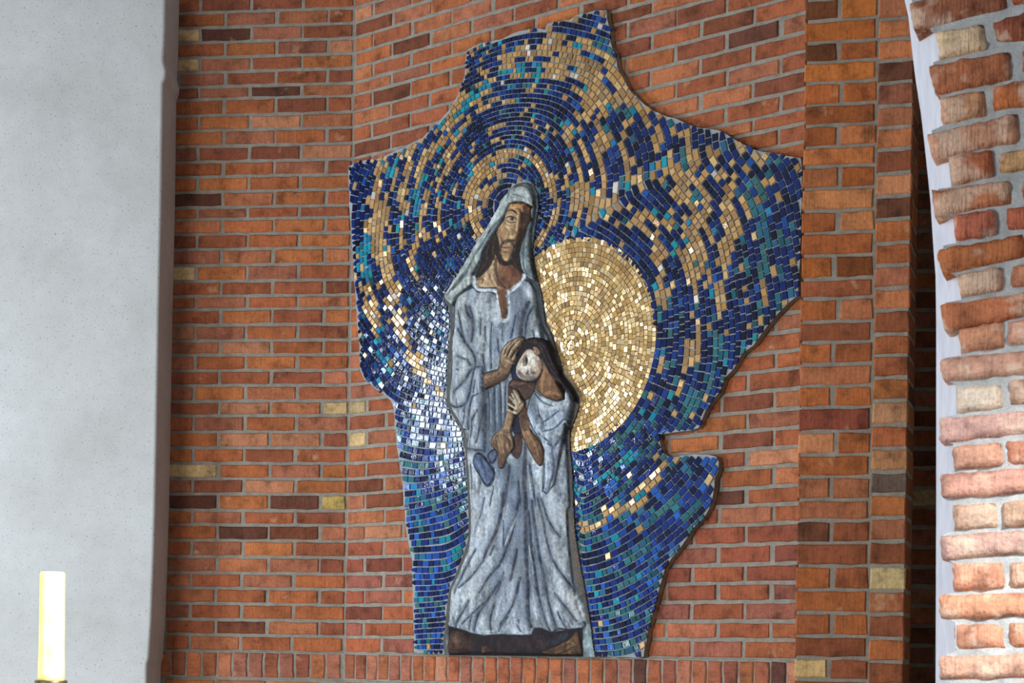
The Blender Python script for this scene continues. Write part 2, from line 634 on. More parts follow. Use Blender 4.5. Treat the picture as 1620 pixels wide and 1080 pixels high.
QJ = [-40, -4, 31, 63.5, 97, 132, 168.5, 202, 237, 275, 311, 347.4, 385, 420, 456, 491, 529, 562, 598, 633, 672, 708.5, 746, 782, 818, 856, 894.6, 933.5, 971, 1009, 1046,
      1083, 1120]
P2 = Plane(1382, 540, 6.33, 17)
QZ = P2.hit([(1386 - y / 1080 * 8, y) for y in QJ])[:, 1]
w2 = P2.hit([(1438, 540)])[0, 0]
wall_step = mesh_obj('wall_pier_step', *box_vf(0.003, w2 - 0.004, 0.006, 0.256, 0, QZ[0]), M_MORTAR)
P2.place(wall_step)
prop(wall_step, 'single stack of header bricks stepping forward from the pier', None, 'structure')
SPECIAL2 = {19: (186, 132, 92), 22: (104, 84, 70), 26: (200, 172, 120), 5: (150, 90, 66), 21: (176, 122, 80), 31: (150, 120, 92)}
for k in range(len(QJ) - 1):
    z1, z0 = QZ[k], QZ[k + 1]
    zc, h = (z0 + z1) / 2, z1 - z0 - 0.0135
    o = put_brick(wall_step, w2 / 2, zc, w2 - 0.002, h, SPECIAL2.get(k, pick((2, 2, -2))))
    b2 = put_brick(wall_step, w2 - 0.004, zc, 0.24, h, pick((-20, -10, -8)))      # return side of the stack, its shade put into darker brick colours
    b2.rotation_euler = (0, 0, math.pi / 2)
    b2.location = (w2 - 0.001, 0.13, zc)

# brick recess between pier and arch; shade put into darker brick colours
P3 = Plane(1440, 540, 7.35, 4)
a3, b3 = P3.hit([(1395, 540)])[0, 0], P3.hit([(1560, 540)])[0, 0]
wall_recess = mesh_obj('wall_recess', *box_vf(a3, b3, 0.006, 0.2, 0, 4.6), M_MORTAR)
P3.place(wall_recess)
prop(wall_recess, 'brick wall darkened for shade in the slot between pier and arch', None, 'structure')
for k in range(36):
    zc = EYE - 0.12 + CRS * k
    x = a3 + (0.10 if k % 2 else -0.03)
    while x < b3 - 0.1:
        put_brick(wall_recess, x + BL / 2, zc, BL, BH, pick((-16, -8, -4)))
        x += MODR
side = mesh_obj('slot_light_block', *box_vf(b3 - 0.12, b3, -2.0, 0.0, 0, 4.6), M_MORTAR, None)  # unseen wall added to block light from the slot
P3.place(side)
prop(side, 'unseen block added to keep light out of the slot', None, 'structure')
lid = mesh_obj('slot_light_cover', *box_vf(a3 - 0.1, b3, -0.9, 0.2, 4.6, 4.7), M_MORTAR, None)  # unseen lid added so that no light falls in from above
P3.place(lid)
prop(lid, 'unseen cover added to keep the slot dark', None, 'structure')

# plaster wall on the left
P4 = Plane(250, 540, 9.18, 2)
EDGE = [(263, -40), (261, 60), (259, 96), (263, 112), (262, 122), (258, 132), (256, 300), (252, 480), (248, 700), (246, 800), (243, 900), (240, 980), (236, 1040), (233, 1050),
        (232, 1110)]
ez = P4.hit(EDGE)
n_e = len(ez)
zb = 0.0
prof = [(ez[i, 0], ez[i, 1]) for i in range(n_e)] + [(ez[-1, 0], zb)]
vv, ff = [], []
SEG = [(0.0, 0.0), (0.006, 0.0016), (0.011, 0.006), (0.0135, 0.013), (0.015, 0.30)]   # rounded arris, then the return
for (x, z) in prof:
    vv.append((-2.6, 0.0, z))
    vv.append((x - 0.12, 0.0, z))
    for a, b in SEG:
        vv.append((x - 0.015 + a, b, z))
    vv.append((-2.6, 0.30, z))
C = len(SEG) + 3
fm = []
for i in range(len(prof) - 1):
    for j in range(C):
        a, b = i * C + j, i * C + (j + 1) % C
        ff.append((a, a + C, b + C, b))
        fm.append(1 if j in (C - 3,) else 0)
ff.append(tuple(range(C)))
fm.append(0)
ff.append(tuple(range((len(prof) - 1) * C, len(prof) * C))[::-1])
fm.append(0)
wall_left = mesh_obj('wall_left', vv, ff, M_PLASTER)
P4.place(wall_left)
bmx = bmesh.new()
bmx.from_mesh(wall_left.data)
bmesh.ops.recalc_face_normals(bmx, faces=bmx.faces)
bmx.to_mesh(wall_left.data)
bmx.free()
prop(wall_left, 'smooth speckled grey plaster wall', None, 'structure')

# arch pier on the right: white plaster band behind toothed rough bricks
P5 = Plane(1500, 540, 5.0, 20)
band_px = [(1428, -60), (1431, 0), (1437, 26), (1444, 91), (1449, 130), (1457, 181), (1463, 233), (1468, 280), (1472, 319), (1476, 384), (1480, 435), (1481, 513), (1481, 800),
           (1480, 1090)]
bl = P5.hit(band_px, -0.125)
xR = P5.hit([(1760, 540)])[0, 0]
bl = np.vstack([bl, [[bl[-1, 0], 0.0]]])
vv, ff = [], []
for x, z in bl:                                       # splayed reveal, then the flat of the pier behind the bricks
    vv += [(x, 0.5, z), (x, 0.127, z), (x + 0.004, 0.122, z), (x + 0.085, 0.048, z), (x + 0.095, 0.045, z), (xR, 0.045, z), (xR, 0.5, z)]
C = 7
for i in range(len(bl) - 1):
    for j in range(C):
        p, q = i * C + j, i * C + (j + 1) % C
        ff.append((p, p + C, q + C, q))
ff.append(tuple(range(C)))
ff.append(tuple(range((len(bl) - 1) * C, len(bl) * C))[::-1])
wall_arch = mesh_obj('wall_arch', vv, ff, M_WHITE)
bmx = bmesh.new()
bmx.from_mesh(wall_arch.data)
bmesh.ops.recalc_face_normals(bmx, faces=bmx.faces)
bmx.to_mesh(wall_arch.data)
bmx.free()
P5.place(wall_arch)
prop(wall_arch, 'white plastered arch pier edged with rough weathered brick', None, 'structure')


def zz(o, s):
    return lambda pts: [(o[0] + x / s, o[1] + y / s) for x, y in pts]


A4, A5, A6, A7 = zz((1200, 0), 3.857), zz((1200, 280), 3.857), zz((1200, 540), 3.857), zz((1200, 800), 3.857)
# visible bricks of the arch: left-top, right-top, right-bottom, left-bottom in the photo
ARCH = [
    (A4([(915, 12), (1490, -150), (1510, 30), (945, 182)]), (150, 92, 66)),
    (A4([(1085, 195), (1365, 140), (1380, 290), (1105, 352)]), (222, 190, 150)),
    (A4([(1430, 130), (1740, 40), (1750, 220), (1450, 240)]), (150, 84, 60)),
    (A4([(1540, -90), (1760, -150), (1770, -10), (1555, 20)]), (160, 88, 60)),
    (A4([(1035, 402), (1525, 310), (1535, 475), (1078, 565)]), (178, 108, 72)),
    (A4([(1600, 300), (1990, 215), (2000, 390), (1610, 445)]), (176, 100, 66)),
    (A4([(1105, 590), (1370, 545), (1385, 690), (1125, 748)]), (206, 150, 112)),
    (A4([(1430, 525), (1720, 460), (1730, 625), (1440, 660)]), (182, 106, 62)),
    (A4([(1022, 815), (1575, 688), (1590, 850), (1055, 957)]), (196, 142, 112)),
    (A4([(1640, 680), (2040, 600), (2050, 770), (1650, 830)]), (170, 100, 70)),
    (A4([(1165, 960), (1420, 912), (1432, 1065), (1180, 1120)]), (176, 100, 66)),
    (A4([(1480, 940), (1760, 860), (1770, 1010), (1470, 1045)]), (206, 160, 112)),
    (A5([(1060, 82), (1525, 12), (1540, 150), (1075, 230)]), (188, 120, 82)),
    (A5([(1610, 20), (2000, -30), (2010, 120), (1620, 160)]), (176, 104, 74)),
    (A5([(1185, 228), (1445, 200), (1455, 340), (1200, 380)]), (184, 104, 78)),
    (A5([(1515, 190), (1790, 150), (1800, 290), (1520, 315)]), (180, 100, 72)),
    (A5([(1090, 440), (1600, 350), (1625, 480), (1120, 592)]), (180, 108, 66)),
    (A5([(1680, 350), (2060, 300), (2070, 450), (1690, 480)]), (176, 104, 66)),
    (A5([(1210, 590), (1485, 548), (1480, 680), (1240, 722)]), (196, 150, 118)),
    (A5([(1545, 540), (1820, 500), (1830, 640), (1550, 665)]), (186, 124, 92)),
    (A5([(1105, 785), (1640, 700), (1650, 830), (1135, 945)]), (184, 112, 76)),
    (A5([(1700, 690), (2100, 650), (2110, 800), (1710, 830)]), (184, 112, 76)),
    (A5([(1225, 922), (1480, 890), (1490, 1030), (1235, 1062)]), (194, 136, 104)),
    (A5([(1525, 880), (1800, 850), (1810, 990), (1530, 1015)]), (200, 140, 112)),
    (A6([(1102, 105), (1650, 50), (1655, 185), (1125, 240)]), (196, 142, 116)),
    (A6([(1720, 45), (2100, 20), (2100, 160), (1720, 185)]), (190, 126, 96)),
    (A6([(1208, 282), (1475, 258), (1488, 400), (1205, 432)]), (216, 200, 176)),
    (A6([(1535, 240), (1810, 220), (1815, 355), (1540, 378)]), (194, 136, 108)),
    (A6([(1100, 470), (1650, 415), (1655, 555), (1108, 608)]), (198, 150, 136)),
    (A6([(1720, 410), (2100, 390), (2100, 530), (1720, 550)]), (190, 130, 110)),
    (A6([(1185, 640), (1475, 620), (1485, 750), (1195, 778)]), (202, 142, 112)),
    (A6([(1520, 610), (1810, 590), (1815, 725), (1520, 748)]), (194, 122, 90)),
    (A6([(1108, 815), (1650, 770), (1655, 915), (1115, 952)]), (198, 138, 116)),
    (A6([(1720, 765), (2100, 745), (2100, 890), (1720, 912)]), (188, 120, 96)),
    (A7([(1185, -2), (1440, -18), (1450, 125), (1195, 140)]), (202, 158, 128)),
    (A7([(1490, -20), (1780, -40), (1785, 105), (1495, 125)]), (200, 160, 128)),
    (A7([(1105, 185), (1650, 155), (1655, 285), (1118, 325)]), (182, 140, 124)),
    (A7([(1720, 155), (2100, 140), (2100, 280), (1720, 295)]), (184, 120, 96)),
    (A7([(1190, 355), (1485, 345), (1495, 500), (1192, 512)]), (204, 134, 100)),
    (A7([(1535, 345), (1830, 335), (1830, 480), (1535, 495)]), (200, 128, 92)),
    (A7([(1100, 550), (1650, 535), (1655, 665), (1105, 688)]), (206, 134, 96)),
    (A7([(1720, 535), (2100, 525), (2100, 665), (1720, 672)]), (200, 128, 92)),
    (A7([(1198, 725), (1490, 718), (1498, 862), (1200, 875)]), (204, 132, 98)),
    (A7([(1528, 718), (1830, 710), (1830, 850), (1530, 862)]), (204, 130, 90)),
    (A7([(1100, 925), (1650, 905), (1655, 1042), (1105, 1055)]), (204, 150, 122)),
    (A7([(1720, 905), (2100, 895), (2100, 1035), (1720, 1045)]), (194, 130, 100)),
    (A7([(1195, 1100), (1490, 1090), (1495, 1230), (1200, 1240)]), (196, 126, 96)),
    (A7([(1535, 1090), (1830, 1080), (1830, 1220), (1535, 1230)]), (196, 126, 96)),
]


def rough_brick(quad, seed, depth=0.13):
    """quad: local (x,z) corners lt, rt, rb, lb; a hand-worn brick with rounded arrises"""
    lt, rt, rb, lb = [np.array(q) for q in quad]
    Lq = np.linalg.norm(rt - lt)
    nx = max(7, int(Lq / 0.016))
    nz = 6
    sx, sz = seed * 3.17, seed * 1.73
    idx, v, f = {}, [], []
    for j in range(nz + 1):
        for i in range(nx + 1):
            u, w = i / nx, j / nz
            # pull the outermost rows together so that the arris is round
            uu = (u - 0.5) * 2
            ww = (w - 0.5) * 2
            p = (lt * (1 - u) + rt * u) * (1 - w) + (lb * (1 - u) + rb * u) * w
            e = max(abs(uu), abs(ww))
            ex = max(0.0, (abs(uu) - 1 + 0.016 / Lq * 2.2) / (0.016 / Lq * 2.2))
            ezz = max(0.0, (abs(ww) - 0.68) / 0.32)
            r = min(1.0, math.hypot(ex, ezz))
            nz1 = float(vnoise(np.array([p[0] * 38 + sx]), np.array([p[1] * 38 + sz]), 5)[0]) - 0.5
            nz2 = float(vnoise(np.array([p[0] * 120 + sx]), np.array([p[1] * 120 + sz]), 6)[0]) - 0.5
            y = 0.016 * r ** 2.2 + 0.010 * nz1 + 0.005 * nz2
            cen = (lt + rt + rb + lb) / 4
            k = 1 - 0.03 * (ex * ezz)
            edge_n = (nz1 * 0.012 + nz2 * 0.006) * (1 if e > 0.99 else 0)
            q = cen + (p - cen) * k
            q = q + np.array([math.copysign(edge_n, uu) if abs(uu) > 0.99 else 0, math.copysign(edge_n, -ww) if abs(ww) > 0.99 else 0])
            idx[(i, j)] = len(v)
            v.append((q[0], y, q[1]))
    for j in range(nz):
        for i in range(nx):
            f.append((idx[(i, j)], idx[(i, j + 1)], idx[(i + 1, j + 1)], idx[(i + 1, j)]))
    ring = [(i, 0) for i in range(nx)] + [(nx, j) for j in range(nz)] + [(i, nz) for i in range(nx, 0, -1)] + [(0, j) for j in range(nz, 0, -1)]
    b0 = len(v)
    for (i, j) in ring:
        x, y, z = v[idx[(i, j)]]
        v.append((x, depth, z))
    for q in range(len(ring)):
        r = (q + 1) % len(ring)
        f.append((idx[ring[q]], idx[ring[r]], b0 + r, b0 + q))
    return v, f


for q, (px, col) in enumerate(ARCH):
    loc = P5.hit(px)
    c = loc.mean(0)
    v, f = rough_brick(loc - c, q + 1)
    o = mesh_obj('brick', v, f, M_ARCHBRICK, wall_arch, True)
    o.location = (c[0], rnd.uniform(-0.006, 0.004), c[1])
    if q > 22:                                         # lower bricks paler: the bright beam's whitish look put into their colour
        col = tuple(a * 0.78 + b * 0.22 for a, b in zip(col, (206, 184, 172)))
    o.color = (*lin(*col), 1)
# bed mortar between the arch bricks, its toothed left edge following the bricks
teeth_px = [(1440, -60), (1443, 20), (1470, 44), (1482, 48), (1488, 94), (1476, 98), (1478, 146), (1487, 150), (1492, 198), (1474, 206), (1476, 244), (1500, 246), (1505, 296), (1484, 298), (1480, 338),
            (1508, 340), (1512, 384), (1492, 388), (1494, 430), (1514, 434), (1521, 474), (1496, 478), (1498, 520), (1518, 524), (1521, 562), (1494, 566), (1500, 602), (1512, 608), (1513, 656), (1492, 660), (1494, 698),
            (1508, 702), (1510, 746), (1492, 750), (1494, 788), (1508, 796), (1510, 838), (1492, 846), (1494, 884), (1510, 890), (1510, 936), (1492, 942), (1494, 978), (1511, 984), (1512, 1030), (1492, 1036),
            (1494, 1076), (1510, 1082), (1510, 1120)]
tl = P5.hit(teeth_px, -0.016)
poly = [tuple(p) for p in tl] + [(xR, tl[-1, 1]), (xR, tl[0, 1])]
bed = mesh_obj('mortar_bed', *prism_vf(poly, 0.018, 0.05), M_ARCHMORTAR, wall_arch)
bed['label'] = 'pale mortar between the arch bricks'

# ------------------------------------------------------------------ relief outline (needed to leave its place free of tiles)
Z1, Z2, Z3, Z4, Z5, Z6 = zz((690, 270), 7.714), zz((690, 400), 7.714), zz((690, 520), 6.75), zz((690, 640), 6.75), zz((690, 780), 6.75), zz((690, 920), 6.0)
REL = [(826, 288), (814, 291), (804, 300), (794, 315), (781, 340), (768, 363), (752, 384), (739, 407), (720, 438), (702, 469), (703, 476), (709, 486), (711, 504), (711, 530), (708, 550),
       (705.5, 587), (705, 638), (712, 653), (722, 668), (728, 676), (732, 686), (731, 704), (735, 711), (736, 744), (738, 773), (740, 824), (739, 854), (730, 881), (720, 906), (709, 934),
       (707, 945), (702, 995), (699, 1017), (702, 1036), (937, 1040), (933, 1013), (930, 987), (919, 921), (912, 884), (905, 839), (903, 802), (901, 744), (897, 707), (897, 684), (908, 655),
       (911, 646), (912, 628), (903, 612), (887, 591), (881, 569), (874, 547), (866, 523), (858.5, 510), (852, 465), (845.5, 439), (840, 413), (838, 393), (844, 348), (847.5, 326), (845.5, 304),
       (840, 293), (834, 289)]
RELA = np.array(REL, float)

# ------------------------------------------------------------------ the mosaic
D_BED, D_TILE = 0.036, 0.044
out_l = WR.hit(OUTA, D_BED)
# an irregular rim: pieces of the panel edge
rim = []
for i in range(len(out_l)):
    a, b = out_l[i], out_l[(i + 1) % len(out_l)]
    k = max(1, int(np.linalg.norm(b - a) / 0.03))
    for t in range(k):
        p = a + (b - a) * t / k
        d = np.array([b[1] - a[1], a[0] - b[0]])
        d = d / (np.linalg.norm(d) + 1e-9)
        rim.append(p - d * (nrs.rand() - 0.35) * 0.006)
rim = np.array(rim)
mosaic = mesh_obj('mosaic', *prism_vf(rim, -D_BED, -0.0045), M_GROUT)
WR.place(mosaic)
prop(mosaic, 'ragged-edged glass mosaic of blue swirls and a golden sun on the brick wall', 'mosaic')
mosaic.data.materials.append(M_BED)
mi = [0] * len(mosaic.data.polygons)
for i in range(1, len(mi)):
    mi[i] = 1
mosaic.data.polygons.foreach_set('material_index', mi)

T = lambda pts: WR.hit(pts, D_TILE)
outline_t = T(OUTA)
D_REL = D_BED + 0.012
REL_D = np.array([a + (b - a) * t / max(1, int(np.hypot(*(b - a)) / 4)) for a, b in zip(RELA, np.roll(RELA, -1, 0)) for t in range(max(1, int(np.hypot(*(b - a)) / 4)))])
rel_back = WR.hit(REL_D, D_REL + 0.006)


def grown(poly, d):
    nx, pv = np.roll(poly, -1, 0), np.roll(poly, 1, 0)
    t = nx - pv
    t /= np.hypot(t[:, 0], t[:, 1])[:, None] + 1e-9
    n = np.stack([t[:, 1], -t[:, 0]], 1)
    a = np.sum(poly[:, 0] * nx[:, 1] - nx[:, 0] * poly[:, 1])
    return poly + n * d * (1 if a > 0 else -1)


rel_t = grown(rel_back[::2], 0.0085)
head = T([(812, 322)])[0]
sun_top, sun_bot = T([(912, 382)])[0], T([(908, 708)])[0]
R_SUN = (sun_top[1] - sun_bot[1]) / 2
sun = np.array([T([(1030, 545)])[0][0] - R_SUN * 0.985, (sun_top[1] + sun_bot[1]) / 2])


def sstep(a, b, x):
    t = np.clip((x - a) / (b - a), 0, 1)
    return t * t * (3 - 2 * t)


def field(P):
    """row number field: its level lines are the rows of tiles"""
    s, v = P[:, 0], P[:, 1]
    ds, dv = s - head[0], v - head[1]
    wx = 0.8
    dh = np.hypot(ds * wx, dv)
    dsn = np.hypot(s - sun[0], v - sun[1]) - R_SUN + 0.30 + 6.0 * np.clip(head[0] - 0.10 - s, 0, None)
    kk = 0.04
    h = np.clip(0.5 + 0.5 * (dsn - dh) / kk, 0, 1)
    d = dsn * (1 - h) + dh * h - kk * h * (1 - h)
    # lower left: rows that rise slightly to the right
    lowl = (head[1] - v) * 0.97 + (s - head[0]) * 0.08 + 0.10
    w = sstep(0.6, 1.5, head[1] - v) * (1 - sstep(head[0] + 0.05, head[0] + 0.45, s))
    d = d * (1 - w) + lowl * w
    d = d + 0.010 * np.sin(7 * s + 3 * v) + 0.008 * np.sin(11 * v - 6 * s)
    pitch = 0.0215 + 0.0075 * sstep(0.9, 1.9, s) + 0.005 * sstep(0.9, 1.7, head[1] - v) * (1 - sstep(0.7, 1.2, s))
    return (d - 0.9) / pitch


STEP = 0.012
gs, gv = np.arange(-0.05, 2.75, STEP), np.arange(EYE - 0.05, EYE + 3.1, STEP)
GS, GV = np.meshgrid(gs, gv, indexing='ij')
FI = field(np.stack([GS.ravel(), GV.ravel()], 1)).reshape(GS.shape)


def contours(level):
    A = FI > level
    segs = {}
    cx = A[:-1, :-1] + 2 * A[1:, :-1] + 4 * A[1:, 1:] + 8 * A[:-1, 1:]
    ii, jj = np.nonzero((cx > 0) & (cx < 15))
    pts, adj = {}, {}

    def ep(i, j, hor):
        key = (i, j, hor)
        if key not in pts:
            if hor:
                a, b = FI[i, j], FI[i + 1, j]
                t = (level - a) / (b - a)
                pts[key] = (gs[i] + t * STEP, gv[j])
            else:
                a, b = FI[i, j], FI[i, j + 1]
                t = (level - a) / (b - a)
                pts[key] = (gs[i], gv[j] + t * STEP)
        return key
    for i, j in zip(ii, jj):
        e = []
        if A[i, j] != A[i + 1, j]:
            e.append(ep(i, j, 1))
        if A[i + 1, j] != A[i + 1, j + 1]:
            e.append(ep(i + 1, j, 0))
        if A[i, j + 1] != A[i + 1, j + 1]:
            e.append(ep(i, j + 1, 1))
        if A[i, j] != A[i, j + 1]:
            e.append(ep(i, j, 0))
        for q in range(0, len(e) - 1, 2):
            adj.setdefault(e[q], []).append(e[q + 1])
            adj.setdefault(e[q + 1], []).append(e[q])
    lines, seen = [], set()
    starts = [k for k in adj if len(adj[k]) == 1] + list(adj)
    for st in starts:
        if st in seen:
            continue
        line, cur = [], st
        while cur is not None:
            seen.add(cur)
            line.append(pts[cur])
            cur_last = cur
            nxt = [q for q in adj[cur] if q not in seen]
            cur = nxt[0] if nxt else None
        if len(line) > 4 and st in adj[cur_last]:
            line.append(pts[st])
        if len(line) > 3:
            lines.append(np.array(line))
    return lines


# colour maps in photo pixels: (polyline, half widths, probability, colour)
GOLD, CYAN, TEAL, BLUE = 'gold', 'cyan', 'teal', 'blue'
STREAMS = [
    ([(800, 150), (830, 168), (880, 175)], [26, 26, 22], 0.86, BLUE),
    # gold
    ([(870, 70), (905, 105), (945, 115), (980, 130), (1000, 160)], [12, 26, 30, 22, 10], 0.90, GOLD),
    ([(790, 105), (840, 95), (900, 95), (940, 130), (960, 160)], [13, 20, 26, 24, 18], 0.90, GOLD),
    ([(800, 105), (770, 122), (745, 148), (722, 178), (700, 212), (680, 245)], [8, 10, 11, 11, 10, 9], 0.70, GOLD),
    ([(780, 150), (750, 175), (725, 210), (708, 245)], [5, 6, 6, 5], 0.65, GOLD),
    ([(605, 252), (599, 288), (593, 322)], [8, 7, 5], 0.92, GOLD),
    ([(648, 246), (640, 290), (630, 318)], [5, 6, 5], 0.85, GOLD),
    ([(668, 240), (660, 275)], [5, 5], 0.7, GOLD),
    ([(616, 312), (606, 341), (599, 365), (600, 388), (605, 410), (613, 432), (620, 457), (624, 485), (634, 516), (643, 543), (655, 569), (670, 591), (683, 608), (700, 625)],
     [5, 9, 12, 12, 10, 9, 9, 10, 8, 7, 6, 5, 4, 3], 0.95, GOLD),
    ([(723, 245), (708, 269), (696, 283), (692, 312), (694, 341), (694, 378)], [4, 3.5, 3.5, 3.5, 3.5, 3.5], 0.92, GOLD),
    ([(672, 325), (664, 375), (655, 396), (653, 423), (660, 445)], [4, 4, 5, 5, 4], 0.88, GOLD),
    ([(571, 425), (580, 460), (588, 490), (600, 545)], [5, 8, 9, 5], 0.72, GOLD),
    ([(637, 330), (638, 348)], [8, 8], 0.75, GOLD),
    ([(572, 330), (574, 350)], [5, 6], 0.6, GOLD),
    ([(905, 292), (930, 312), (965, 318), (996, 336), (1016, 356), (1033, 384), (1043, 430), (1046, 480)], [12, 11, 10, 9, 8, 7, 5, 5], 0.84, GOLD),
    ([(890, 205), (935, 225), (985, 250), (1030, 290)], [8, 8, 8, 7], 0.42, GOLD),
    ([(1020, 180), (1060, 210), (1085, 240)], [8, 10, 9], 0.65, GOLD),
    ([(1073, 259), (1086, 290), (1089, 320), (1090, 350), (1090, 390), (1094, 423), (1096, 460), (1095, 500)], [7, 11, 16, 15, 11, 9, 6, 5], 0.93, GOLD),
    ([(1128, 212), (1140, 245), (1152, 285), (1158, 330), (1148, 380), (1140, 430), (1134, 490)], [9, 14, 14, 14, 12, 9, 5], 0.70, GOLD),
    ([(1170, 232), (1182, 262), (1186, 310), (1180, 360)], [6, 7, 6, 6], 0.62, GOLD),
    ([(1120, 290), (1120, 400), (1112, 470)], [8, 9, 6], 0.38, GOLD),
    ([(1104, 505), (1100, 535), (1093, 560), (1089, 580)], [4.5, 4.5, 4.5, 4], 0.92, GOLD),
    ([(1040, 520), (1046, 545), (1044, 575)], [8, 9, 6], 0.5, GOLD),
    ([(1075, 600), (1072, 640), (1050, 655)], [6, 6, 5], 0.4, GOLD),
    ([(1060, 727), (1042, 752), (1017, 777), (1003, 792), (977, 804), (953, 817), (922, 834)], [9, 8, 8, 8, 8, 7, 5], 0.60, GOLD),
    # turquoise and green
    ([(773, 130), (748, 156), (728, 176), (714, 193)], [3.5, 5, 5, 3.5], 0.9, CYAN),
    ([(800, 112), (822, 114)], [5, 5], 0.8, CYAN),
    ([(845, 105), (850, 125)], [6, 6], 0.6, CYAN),
    ([(587, 358), (578, 400), (577, 412), (583, 440)], [3.5, 5, 5, 3.5], 0.88, CYAN),
    ([(613, 275), (610, 305)], [3.5, 3], 0.85, CYAN),
    ([(628, 250), (622, 275)], [4, 3], 0.8, CYAN),
    ([(671, 280), (657, 318), (659, 345)], [3.5, 4.5, 3.5], 0.85, CYAN),
    ([(746, 265), (740, 285)], [5, 4], 0.8, CYAN),
    ([(592, 545), (605, 575), (615, 590)], [4, 4, 3], 0.6, CYAN),
    ([(700, 875), (725, 868)], [5, 5], 0.6, CYAN),
    ([(905, 775), (935, 765), (985, 725), (1010, 715)], [7, 8, 8, 6], 0.55, CYAN),
    ([(940, 60), (965, 75)], [14, 10], 0.55, TEAL),
    ([(960, 170), (1000, 180)], [6, 6], 0.6, TEAL),
    ([(1205, 285), (1206, 330), (1212, 380), (1205, 410)], [9, 14, 12, 8], 0.80, TEAL),
    ([(1190, 300), (1200, 270)], [4, 4], 0.7, TEAL),
    ([(1170, 430), (1180, 420), (1235, 430)], [6, 6, 6], 0.5, TEAL),
    ([(1250, 450), (1225, 480), (1190, 510)], [8, 8, 8], 0.45, TEAL),
    ([(1130, 545), (1118, 600), (1088, 640)], [10, 12, 12], 0.62, TEAL),
    ([(1060, 560), (1062, 600)], [9, 9], 0.45, TEAL),
    ([(1030, 640), (990, 690), (950, 715)], [8, 8, 8], 0.45, TEAL),
    ([(985, 970), (1000, 990), (985, 1015)], [14, 14, 12], 0.42, TEAL),
    ([(960, 880), (1010, 870)], [8, 8], 0.42, TEAL),
]
ring = [(812 + 66 * math.cos(t), 320 + 78 * math.sin(t)) for t in np.linspace(math.radians(140), math.radians(425), 60)]
ringw = [9 - 5.5 * min(1, max(0, (i - 18) / 25)) for i in range(60)]
STREAMS.insert(1, (ring, ringw, 0.96, GOLD))
ring2 = [(812 + 44 * math.cos(t), 320 + 52 * math.sin(t)) for t in np.linspace(math.radians(170), math.radians(280), 30)]
STREAMS.insert(1, (ring2, [9] * 30, 0.55, GOLD))

# --- lay the tiles
quads, rowid = [], []
lvls = np.arange(math.floor(FI.min()) + 1, FI.max()) + 0.5
EPS = 0.004


def gradF(P):
    e = EPS
    gx = (field(P + [e, 0]) - field(P - [e, 0])) / (2 * e)
    gy = (field(P + [0, e]) - field(P - [0, e])) / (2 * e)
    return np.stack([gx, gy], 1)


rid = 0
lo, hi = outline_t.min(0) - 0.03, outline_t.max(0) + 0.03
for lv in lvls:
    for line in contours(lv):
        seg = np.hypot(*np.diff(line, axis=0).T)
        cum = np.concatenate([[0], np.cumsum(seg)])
        tot = cum[-1]
        if tot < 0.03:
            continue
        rid += 1
        g = gradF(line)
        gm = np.maximum(np.hypot(g[:, 0], g[:, 1]), 12)
        pos = 0.0
        while pos < tot:
            ln = 0.5 / np.interp(pos, cum, gm) * 2 * rnd.uniform(0.80, 1.55)
            p0, p1 = pos, min(tot, pos + ln)
            pos += ln
            if p1 - p0 < 0.010:
                continue
            q = []
            gap = 0.0024
            for pp, sg in ((p0 + gap, 0), (p1 - gap, 0)):
                c = np.array([np.interp(pp, cum, line[:, 0]), np.interp(pp, cum, line[:, 1])])
                n = np.array([np.interp(pp, cum, g[:, 0]), np.interp(pp, cum, g[:, 1])])
                m = np.linalg.norm(n)
                if m < 1e-6:
                    continue
                hh = min(0.5 / m, 0.016) - gap
                q.append((c, n / m, hh))
            if len(q) < 2:
                continue
            (c0, n0, h0), (c1, n1, h1) = q
            quads.append([c0 - n0 * h0, c1 - n1 * h1, c1 + n1 * h1, c0 + n0 * h0])
            rowid.append(rid)
quads = np.array(quads)
rowid = np.array(rowid)
quads += nrs.uniform(-0.0011, 0.0011, quads.shape)
cen = quads.mean(1)
keep = (cen[:, 0] > lo[0]) & (cen[:, 0] < hi[0]) & (cen[:, 1] > lo[1]) & (cen[:, 1] < hi[1])
keep &= inside(cen, outline_t) & ~inside(cen, rel_t)
keep &= np.hypot(cen[:, 0] - sun[0], cen[:, 1] - sun[1]) > R_SUN + 0.008
quads, rowid, cen = quads[keep], rowid[keep], cen[keep]
# trim tiles at the panel's edge
flat = quads.reshape(-1, 2)
for k in (0.8, 0.6, 0.4):
    bad = ~inside(flat, outline_t)
    cc = np.repeat(cen, 4, 0)
    flat[bad] = cc[bad] + (quads.reshape(-1, 2)[bad] - cc[bad]) * 0.78
for k in range(9):
    bad = inside(flat, rel_t)
    cc = np.repeat(cen, 4, 0)
    flat[bad] = cc[bad] + (flat[bad] - cc[bad]) * 0.75
quads = flat.reshape(-1, 4, 2)

